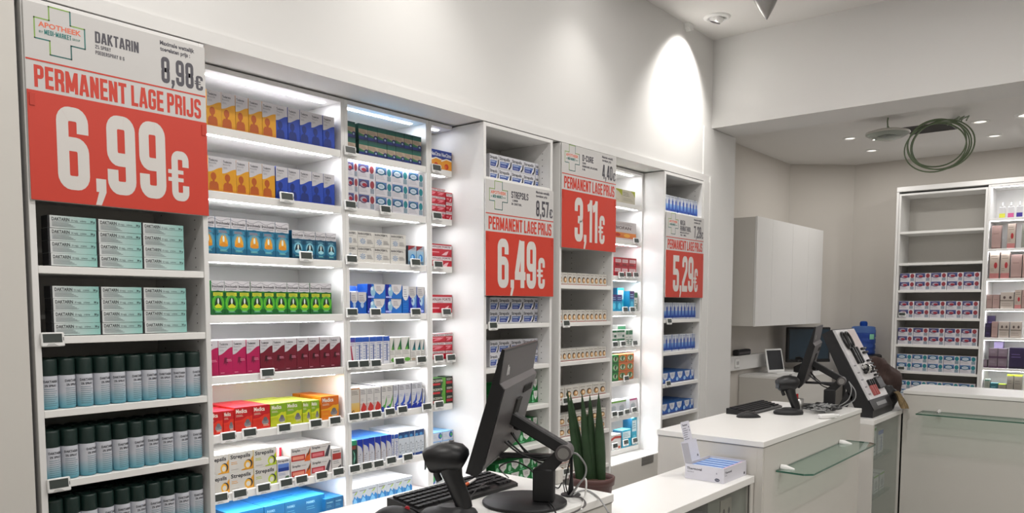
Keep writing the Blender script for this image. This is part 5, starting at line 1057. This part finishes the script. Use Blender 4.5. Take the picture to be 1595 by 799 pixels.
# keyboards
def keyboard(label, loc, rz, group='black keyboards'):
    t = thing('keyboard', label, 'keyboard', loc, rz, group)
    W, D = .44, .125
    mb = MB(); mb.prism([(-D/2, 0), (D/2, 0), (D/2, .03), (D/2-.02, .03), (-D/2+.01, .014), (-D/2, .010)], -W/2, W/2, ax=0); part('case', mb, 'blk', t)
    mb = MB(); sl = math.atan2(.016, D-.03)
    for r_ in range(5):
        for c_ in range(20):
            if c_ in (15, 16) and r_ in (0,) : continue
            if r_ == 0 and 4 <= c_ <= 9:
                if c_ > 4: continue
                x0, x1 = -W/2+.012+4*.0208, -W/2+.012+9.8*.0208
            else: x0 = -W/2+.011+c_*.0208; x1 = x0+.0175
            y0 = -D/2+.014+r_*.0205; z = .0155+(y0+D/2-.01)*math.tan(sl)
            mb.box(x0, y0, z-.003, x1, y0+.0165, z+.006)
    k = part('keys', mb, 'key', t); k['kind'] = 'stuff'
    return t
keyboard('long black keyboard between near scanner and large monitor', (1.64, -.922, ZT), math.radians(2))
keyboard('black keyboard behind the farther barcode scanner', (4.05, -.845, ZT), math.radians(-1))
# pens on and by the keyboards
a, b = Vector((1.615, -.955, ZT+.032)), Vector((1.745, -.905, ZT+.034))
t = thing('pen', 'orange and clear pen lying across the near keyboard', 'pen', a)
mb = MB(); mb.tube([(0, 0, 0), (b-a)*.52], .0055, 10); mb.tube([(b-a)*-.04, (b-a)*.02], .007, 10); part('orange_barrel', mb, 'orange', t)
mb = MB(); mb.tube([(b-a)*.52, (b-a)*.95, (b-a)], .004, 10, rr=[.005, .004, .001]); part('clear_tip', mb, 'white', t)
cp = on(1243, 641, 2, ZT)
t = thing('pen_cup', 'small steel cup holding red pens behind the far scanner', 'pen cup', cp)
mb = MB(); mb.lathe([(.022, 0), (.024, .002), (.027, .07), (.025, .07), (.022, .004), (.0001, .004)], 24, cap=False); part('cup', mb, 'steel', t)
mb = MB()
for i in range(3): mb.tube([(.004*i-.006, .004, .01), (.012*i-.014, .008, .095)], .004, 8)
tag(part('pens', mb, 'red', None, loc=cp), 'red pens standing in the small steel cup', 'pens')
# near cables
def C3(px, py, Y): return on(px, py, 1, Y)
def CZ(px, py, z=ZT+.004): return on(px, py, 2, z)
def smooth(pts, n=6):
    pts = [Vector(p) for p in pts]; o = []
    for i in range(len(pts)-1):
        p0, p1_, p2, p3 = pts[max(i-1, 0)], pts[i], pts[i+1], pts[min(i+2, len(pts)-1)]
        for k in range(n):
            u = k/n; o.append(.5*((2*p1_)+(p2-p0)*u+(2*p0-5*p1_+4*p2-p3)*u*u+(3*p1_-p0-3*p2+p3)*u**3))
    return o+[pts[-1]]
def cable(lab, pts, r, m_, cat='cable', grp=None, name='cable'):
    mb = MB()
    for p in (pts if isinstance(pts[0], list) else [pts]): mb.tube(smooth(p), r, 8)
    return tag(part(name, mb, m_), lab, cat, grp)
mb = MB(); mb.lathe([(.028, 0), (.03, .001), (.03, .003), (.02, .0035), (.0001, .0035)], 24); mb.xf(Matrix.Translation(CZ(889, 771, ZT))); tag(part('cable_grommet', mb, 'blk2'), 'black round cable grommet in the near counter top', 'grommet')
cable('thick black cable bundle dropping from the near monitor hinge', [[C3(890, 708, -1.185), C3(890, 718, -1.185), C3(890, 740, -1.185), CZ(889+i*2-3, 770)] for i in range(4)], .0045, 'blk')
cable('thin black cable looping left of the near grommet', [C3(889, 712, -1.185), C3(884, 732, -1.18), C3(881, 752, -1.175), CZ(884, 768)], .002, 'blk')
cable('grey cable arching right of the near monitor hinge', [C3(892, 706, -1.19), C3(900, 708, -1.23), C3(912, 725, -1.235), C3(911, 742, -1.235), C3(900, 756, -1.22), CZ(888, 772)], .0028, 'cab_g')
cable('pale cable curving up then across the near counter', [CZ(892, 770), C3(905, 750, -1.2), C3(912, 746, -1.22), C3(913, 760, -1.23), CZ(910, 778), CZ(905, 795)], .0028, 'cab_w')
cable('grey cable lying over the near counter right edge', [CZ(892, 772), CZ(902, 765), CZ(915, 764), CZ(930, 773), CZ(941, 787), CZ(948, 799)], .0026, 'cab_g')
cable('dark cable looping around the near monitor base', [CZ(893, 773), CZ(906, 776), CZ(912, 786), CZ(898, 796), CZ(880, 803), CZ(860, 812)], .0026, 'gun')
cable('black cable running from base rim off the counter', [CZ(855, 782, ZT+.016), CZ(862, 790, ZT+.0165), CZ(868, 806)], .0024, 'blk')
cable('thin black keyboard cable trailing to the near scanner', [CZ(770, 745, ZT+.03), CZ(745, 760, ZT+.036), CZ(732, 778, ZT+.02), CZ(726, 786), CZ(705, 789)], .0018, 'blk')
cable('black cable arching from keyboard to near monitor post', [CZ(792, 744, ZT+.006), C3(778, 728, -1.0), C3(800, 719, -1.03), C3(822, 728, -1.08), C3(832, 738, -1.12)], .0022, 'blk')
mb = MB(); mb.bbox(-.018, -.014, 0, .018, .014, .05, .004); mb.xf(Matrix.Translation(CZ(867, 753, ZT))); tag(part('power_adapter', mb, 'lamd'), 'small pale power adapter behind the near monitor post', 'adapter')
cable('short black lead coiled by the pale adapter', [CZ(862, 757), CZ(870, 760), CZ(876, 752, ZT+.02), CZ(880, 766)], .002, 'blk')
# far cable tangle
random.seed(11)
tang = []
for k in range(16):
    c0 = Vector((4.24+random.uniform(-.06, .04), -1.15+random.uniform(-.03, .06), ZT+.017)); n = 7; p = []
    for i in range(n): p.append(c0+Vector((random.uniform(-.10, .10), random.uniform(-.05, .05), random.uniform(0, .022))))
    tang.append(p)
cable('tangled grey cables heaped beside the farther scanner', tang[:10], .003, 'cab_g'); cable('tangled black cables heaped beneath the farther monitor', tang[10:], .003, 'blk')
pw = on(1289, 648, 2, ZT+.012)
mb = MB(); mb.bbox(-.05, -.017, -.011, .04, .017, .011, .005); mb.tube([(.04, 0, 0), (.07, .005, 0)], .006, 8); mb.xf(Matrix.Translation(pw) @ Matrix.Rotation(-.6, 4, 'Z')); tag(part('cable_plug', mb, 'white'), 'white plug lying in front of the tangled cables', 'plug')
hp = Matrix.Translation((4.405, -1.065, ZT)) @ Matrix.Rotation(.245, 4, 'Z')
def HP(*p): return hp @ Vector(p)
cable('grey cable loop hanging off the farther monitor hinge', [[HP(0.036, -.150, .150), HP(.01, -.165, .11), HP(.01, -.15, .05), HP(.0, -.10, .012)], [HP(0.04, -.152, .145), HP(.01, -.185, .10), HP(.01, -.18, .05), HP(.0, -.12, .008)]], .0028, 'cab_g')
# ------------------------------------------------------------------ snake plant on the low cabinet
pc = Vector((2.213, -1.02, ZL)); random.seed(5)
t = thing('potted_snake_plant', 'snake plant with tall dark leaves in a maroon pot', 'potted plant', pc)
mb = MB(); mb.lathe([(.0001, 0), (.055, 0), (.060, .004), (.072, .10), (.078, .10), (.080, .125), (.074, .127), (.068, .122), (.067, .105)], 36, cap=False); part('pot', mb, 'pot', t)
mb = MB(); mb.lathe([(.068, .108), (.04, .113), (.0001, .115)], 28, cap=False); part('soil', mb, 'soil', t)
inv = Vector((_cy, -_sy, 0))       # sideways as seen from the shop floor
def leaf(x0, y0, lean, H, wd, tw):
    mb = MB(); n = 16; fr_, bk_ = [], []
    for i in range(n+1):
        u = i/n; wv = wd*(.72+.28*math.sin(math.pi*min(1, u*1.3)))*(1-max(0, (u-.55)/.45)**2.2)+.0006; a = tw+.5*u
        c = Vector((x0, y0, .108))+inv*(lean*u**1.4)+Vector((0, 0, H*u))
        w1 = Vector((math.cos(a), math.sin(a), 0)); d1 = Vector((-math.sin(a), math.cos(a), 0))
        row = [c+w1*(wv*v)+d1*(.35*wv*v*v) for v in (-1, -.6, -.2, .2, .6, 1)]
        fr_.append(row); bk_.append([p+d1*.004*(1-u*.8) for p in row])
    mb.grid([f+b[::-1] for f, b in zip(fr_, bk_)], closeu=True); mb.face((fr_[-1]+bk_[-1][::-1]))
    return part('leaf', mb, 'leaf', t)
def lf(bx, tx, ty, wd, dy, tw=-.75):
    """leaf rooted bx px beside the pot centre, its tip near photo x tx and height ty"""
    top = on(tx, ty, 1, pc.y+dy); H = top.z-pc.z-.108; b = inv*(bx*2.62/1208)
    lean = (top-pc).dot(inv)-bx*2.62/1208
    leaf(b.x, b.y+dy*.3, lean, H, wd, tw)
lf(-19, 887, 612, .016, .0, -.5); lf(-12, 893, 616, .015, .03, -.9); lf(-3, 908, 616, .019, -.01, -.6); lf(6, 920, 613, .016, .02, -.8); lf(14, 931, 612, .018, -.02, -.7); lf(4, 917, 640, .012, .035, -.5)
# ------------------------------------------------------------------ thermometer counter display
A0, B0, R0 = Vector((2.903, -1.021)), Vector((2.925, -1.192)), Vector((3.125, -1.175))
z0 = ZL+.0004
t = thing('display_carton', 'open white counter display carton with raised lid', 'display carton', (A0.x, B0.y, z0))
bw, bd, bh = .222, .170, .062
mb = MB(); th_ = .0022; wc = '#d2d1da'
mb.box(0, 0, 0, bw, bd, th_, wc); mb.box(0, 0, th_, th_, bd, bh, wc); mb.box(bw-th_, 0, th_, bw, bd, bh, wc); mb.box(th_, 0, th_, bw-th_, th_, bh, wc); mb.box(th_, bd-th_, th_, bw-th_, bd, bh, wc)
# print on the end that faces the staff (-x) and on the customer face (-y)
e = MB(); words(e, 'Thermoval', .008, .040, .010, .066, -.0003, '#3c3c48', 1); words(e, 'standard', .008, .029, .006, .03, -.0003, '#6a6a76', 0); n = 16
e.face([(.142+.011*math.cos(2*math.pi*i/n), -.0003, .012+.0065*math.sin(2*math.pi*i/n)) for i in range(n)], '#3a3c52'); words(e, 'HARTMANN', .134, .0105, .003, .016, -.0006, '#c9c9d6', 1)
e.face([(.135, -.0003, .035), (.139, -.0003, .043), (.143, -.0003, .035)], '#9a9aa8')
e.xf(Matrix.Translation((0, bd, 0)) @ Matrix.Rotation(-math.pi/2, 4, 'Z'))
for f, c_, sm in zip(e.f, e.c, e.sm): mb.f.append(tuple(i+len(mb.v) for i in f)); mb.c.append(c_); mb.sm.append(sm)
mb.v += e.v
words(mb, 'Thermoval', .012, .038, .009, .062, -.0003, '#5a5a66', 1); words(mb, 'kids', .012, .028, .006, .018, -.0003, '#7a7a86', 0); mb.face([(.195, -.0004, .008), (.207, -.0004, .008), (.207, -.0004, .018), (.195, -.0004, .018)], '#33343f')
part('tray', mb, 'print', t)
mb = MB(); a = math.radians(14)
mb.box(0, 0, 0, bw*.62, .0018, .088, wc); mb.box(.0, -.03, 0, .0018, 0, .082, '#a9a8b0')
mb.box(.012, -.0006, .012, .02, 0, .03, '#8b8b99'); n = 12; mb.face([(.12+.005*math.cos(2*math.pi*i/n), -.0006, .018+.005*math.sin(2*math.pi*i/n)) for i in range(n)], '#3a3c48')
mb.box(.03, 0, .0881, bw*.62-.035, .0016, .168, wc)
words(mb, 'Thermoval', .036, .150, .0075, .045, -.0004, '#4b4b58', 1)
for i in range(6): mb.box(.036, -.0004, .138-.009*i, .036+.03+.004*((i*3) % 4), 0, .1405-.009*i, '#6c6c78')
mb.box(.088, -.0004, .14, .093, 0, .146, '#4b4b58'); mb.box(.09, -.0004, .125, .094, 0, .131, '#4b4b58')
mb.xf(Matrix.Translation((.0, bd, bh)) @ Matrix.Rotation(-a, 4, 'X')); part('lid', mb, 'print', t)
for i in range(5):
    mb = MB(); x0 = .005+i*.0425; mb.box(0, 0, 0, .040, .150, .052, '#e3dfe8', top='#7fa6dc', front='#d88f9d'); mb.box(.004, .012, .0521, .014, .15, .0524, '#2450a0'); mb.box(.0, 0, .0521, .04, .012, .0526, '#e0a0ac'); mb.box(.03, .02, .0521, .034, .14, .0524, '#dfe8f4')
    tag(part('thermometer_box', mb, 'print', None, loc=(A0.x+x0, B0.y+.008, z0+.0028)), 'blue striped thermometer box, '+ORD[i]+' from left inside the open display carton', 'box', 'thermometer boxes in the display carton')
# goods behind the glass of the low cabinets
random.seed(2)
for i in range(9):
    w_ = random.choice((.10, .12)); x0 = 2.02+i*.119
    d_ = ['mauve', 'greybeauty', 'creamdot'][i % 3]
    ob_ = ob('boxed_item', carton_mesh(d_, .108, [.15, .19, .17][i % 3], .1), None, (x0, -1.15, .6728), 0); tag(ob_, 'boxed item '+ORD[i]+' from left behind the low cabinet glass', 'box', 'boxes behind the low cabinet glass')
for i in range(3):
    ob_ = ob('boxed_item', carton_mesh(['oval_row', 'whiteblue', 'strip_blue'][i], .12, [.16, .19, .15][i], .1), None, (5.10+i*.17, -1.12, .6728), 0); tag(ob_, 'white boxed item '+ORD[i]+' from left behind glass under the tester stand', 'box', 'boxes behind the far cabinet glass')
for i in range(4):
    ob_ = ob('white_bag', carton_mesh('whiteblue', .11, .12, .1), None, (5.08+i*.145, -1.12, .4128), 0); tag(ob_, 'white packet '+ORD[i]+' from left on lower glass shelf under tester stand', 'packet', 'packets on the lower glass shelf')
# ------------------------------------------------------------------ tilted tester stand
SX, SY, SW = 5.115, -1.165, .465
t = thing('tester_stand', 'black and white tilted cosmetics tester stand on the far low cabinet', 'display stand', (SX, SY, .9505))
ang = math.radians(28); FW, FH = SW, .565
fr0 = Vector((0, .0, .045)); up_ = Vector((0, math.sin(ang), math.cos(ang))); nn = Vector((0, -math.cos(ang), math.sin(ang)))
tp = fr0+up_*FH
mb = MB(); mb.prism([(0, 0), (0, .045), (tp.y, tp.z), (tp.y+.06, tp.z-.03), (.085, .0)], 0, SW, ax=0); part('body', mb, 'blk2', t)
for x in (.0, SW-.02):
    mb = MB(); mb.prism([(.12, .12), (.16, .16), (.235, 0), (.19, 0)], x, x+.02, ax=0); part('rear_leg', mb, 'blk2', t)
FM = Matrix((Vector((1, 0, 0)), -nn, up_)).transposed().to_4x4(); FM.translation = fr0     # local: x across, -y out of the face, z up the face
def fpart(name, mb, m_, par): mb.xf(FM); return part(name, mb, m_, par)
mb = MB(); mb.box(.012, -.004, .07, SW-.008, .0, FH-.006, '#dedcdd'); mb.box(.012, -.0045, .07, .05, -.004, FH-.006, '#b9b7ba'); mb.box(.30, -.0046, .41, SW-.012, -.004, FH-.012, '#cfc2bf'); mb.box(.06, -.0046, .09, .12, -.004, .38, '#cbc9cc')
for i in range(5): mb.box(.06, -.005, .10+.05*i, .11, -.0046, .108+.05*i, '#77757a')
fc = fpart('face_board', mb, 'print', t)
mb = MB(); mb.box(.01, -.006, .0, SW-.008, .0, .066, '#19191b'); mb.v and None
for i in range(9): mb.box(.13+.024*i, -.0066, .02, .145+.024*i, -.006, .044, '#a9a9ab')
fpart('footer_sign', mb, 'print', t)
for cx_ in (.12, .21):
    mb = MB(); n = 28; mb.tube([(cx_+.036*math.cos(2*math.pi*i/n), -.014, .478+.056*math.sin(2*math.pi*i/n)) for i in range(n+1)], .008, 8, cap=False); fpart('hair_band', mb, 'blk', t)
def bars(lst, m_, nm):
    for (x0, zb_, x1, zt_) in lst:
        mb = MB(); mb.bbox(x0, -.022, zb_, x1, -.004, zt_, .003); fpart(nm, mb, m_, t)
bars([(.15+.05*i, .31, .175+.05*i, .425) for i in range(3)], 'blk', 'black_tester')
bars([(.36, .40-.028*i, .45, .415-.028*i) for i in range(2)]+[(.36, .315-.026*i, .44, .327-.026*i) for i in range(2)]+[(.36, .262-.026*i, .44, .274-.026*i) for i in range(4)], 'blk2', 'small_tester')
bars([(.15+.045*i, .155, .168+.045*i, .195) for i in range(3)], 'blk', 'pencil_cap'); bars([(.15+.045*i, .085, .165+.045*i, .155) for i in range(3)], 'dullred', 'pencil')
bars([(.31, .12, .44, .20)], 'blk', 'dark_palette')
for k in range(9):
    mb = MB(); r_ = .014+.008*((k*7) % 3)/2; mb.lathe([(.0001, -r_), (r_*.7, -r_*.7), (r_, 0), (r_*.7, r_*.7), (.0001, r_)], 12, c=(.17+.018*k, -.022, .245+.018*((k*5) % 3))); fpart('bead', mb, 'chrome' if k % 2 else 'blk', t)
# ------------------------------------------------------------------ coat and scarf
def blob(rows_, name, m_, lab, cat):
    pass
random.seed(21)
from mathutils import noise
def cloth_blob(c, rad, amp, fq, flat, stretch=None):
    mb = MB(); nu, nv = 36, 22; rows = []
    for j in range(nv+1):
        v = math.pi*j/nv; row = []
        for i in range(nu):
            u = 2*math.pi*i/nu; d = Vector((math.cos(u)*math.sin(v), math.sin(u)*math.sin(v), -math.cos(v)))
            k = 1+amp*noise.noise(d*fq+Vector(c))+amp*.5*noise.noise(d*fq*2.7)
            p = Vector((d.x*rad[0], d.y*rad[1], d.z*rad[2]))*k
            if stretch: p = stretch(p)
            p += Vector(c); p.z = max(p.z, flat)
            row.append(p)
        rows.append(row)
    mb.grid(rows, closeu=True); return mb
mb = cloth_blob((5.93, -.99, 1.09), (.20, .12, .17), .32, 1.6, .9505, lambda p: p+Vector((0, 0, -.22*p.x)))
tag(part('folded_coat', mb, 'coat'), 'dark brown quilted coat bundled right of the tester stand', 'coat')
mb = cloth_blob((5.665, -1.085, 1.025), (.060, .085, .090), .3, 1.9, .9505, None)
tag(part('soft_bag', mb, 'blk2'), 'black soft bag between the tester stand and the coat', 'bag')
mb = MB(); rows = []
for j in range(15):
    v = j/14; row = []
    for i in range(21):
        u = i/20; x = 5.585+.095*u-.06*v; y = -1.172-.065*v**.6+.010*math.sin(u*15+v*3)*(.3+v); z = 1.075-.10*v**.8-.012*u*v
        row.append(Vector((x+(.03*u*v), y-.004, z)))
    rows.append(row)
mb.grid(rows, flip=True); lo = [[p+Vector((0, .008, -.001)) for p in r] for r in rows]; mb.grid(lo)
tag(part('patterned_scarf', mb, 'scarf'), 'brown patterned scarf spilling onto the far low cabinet', 'scarf')
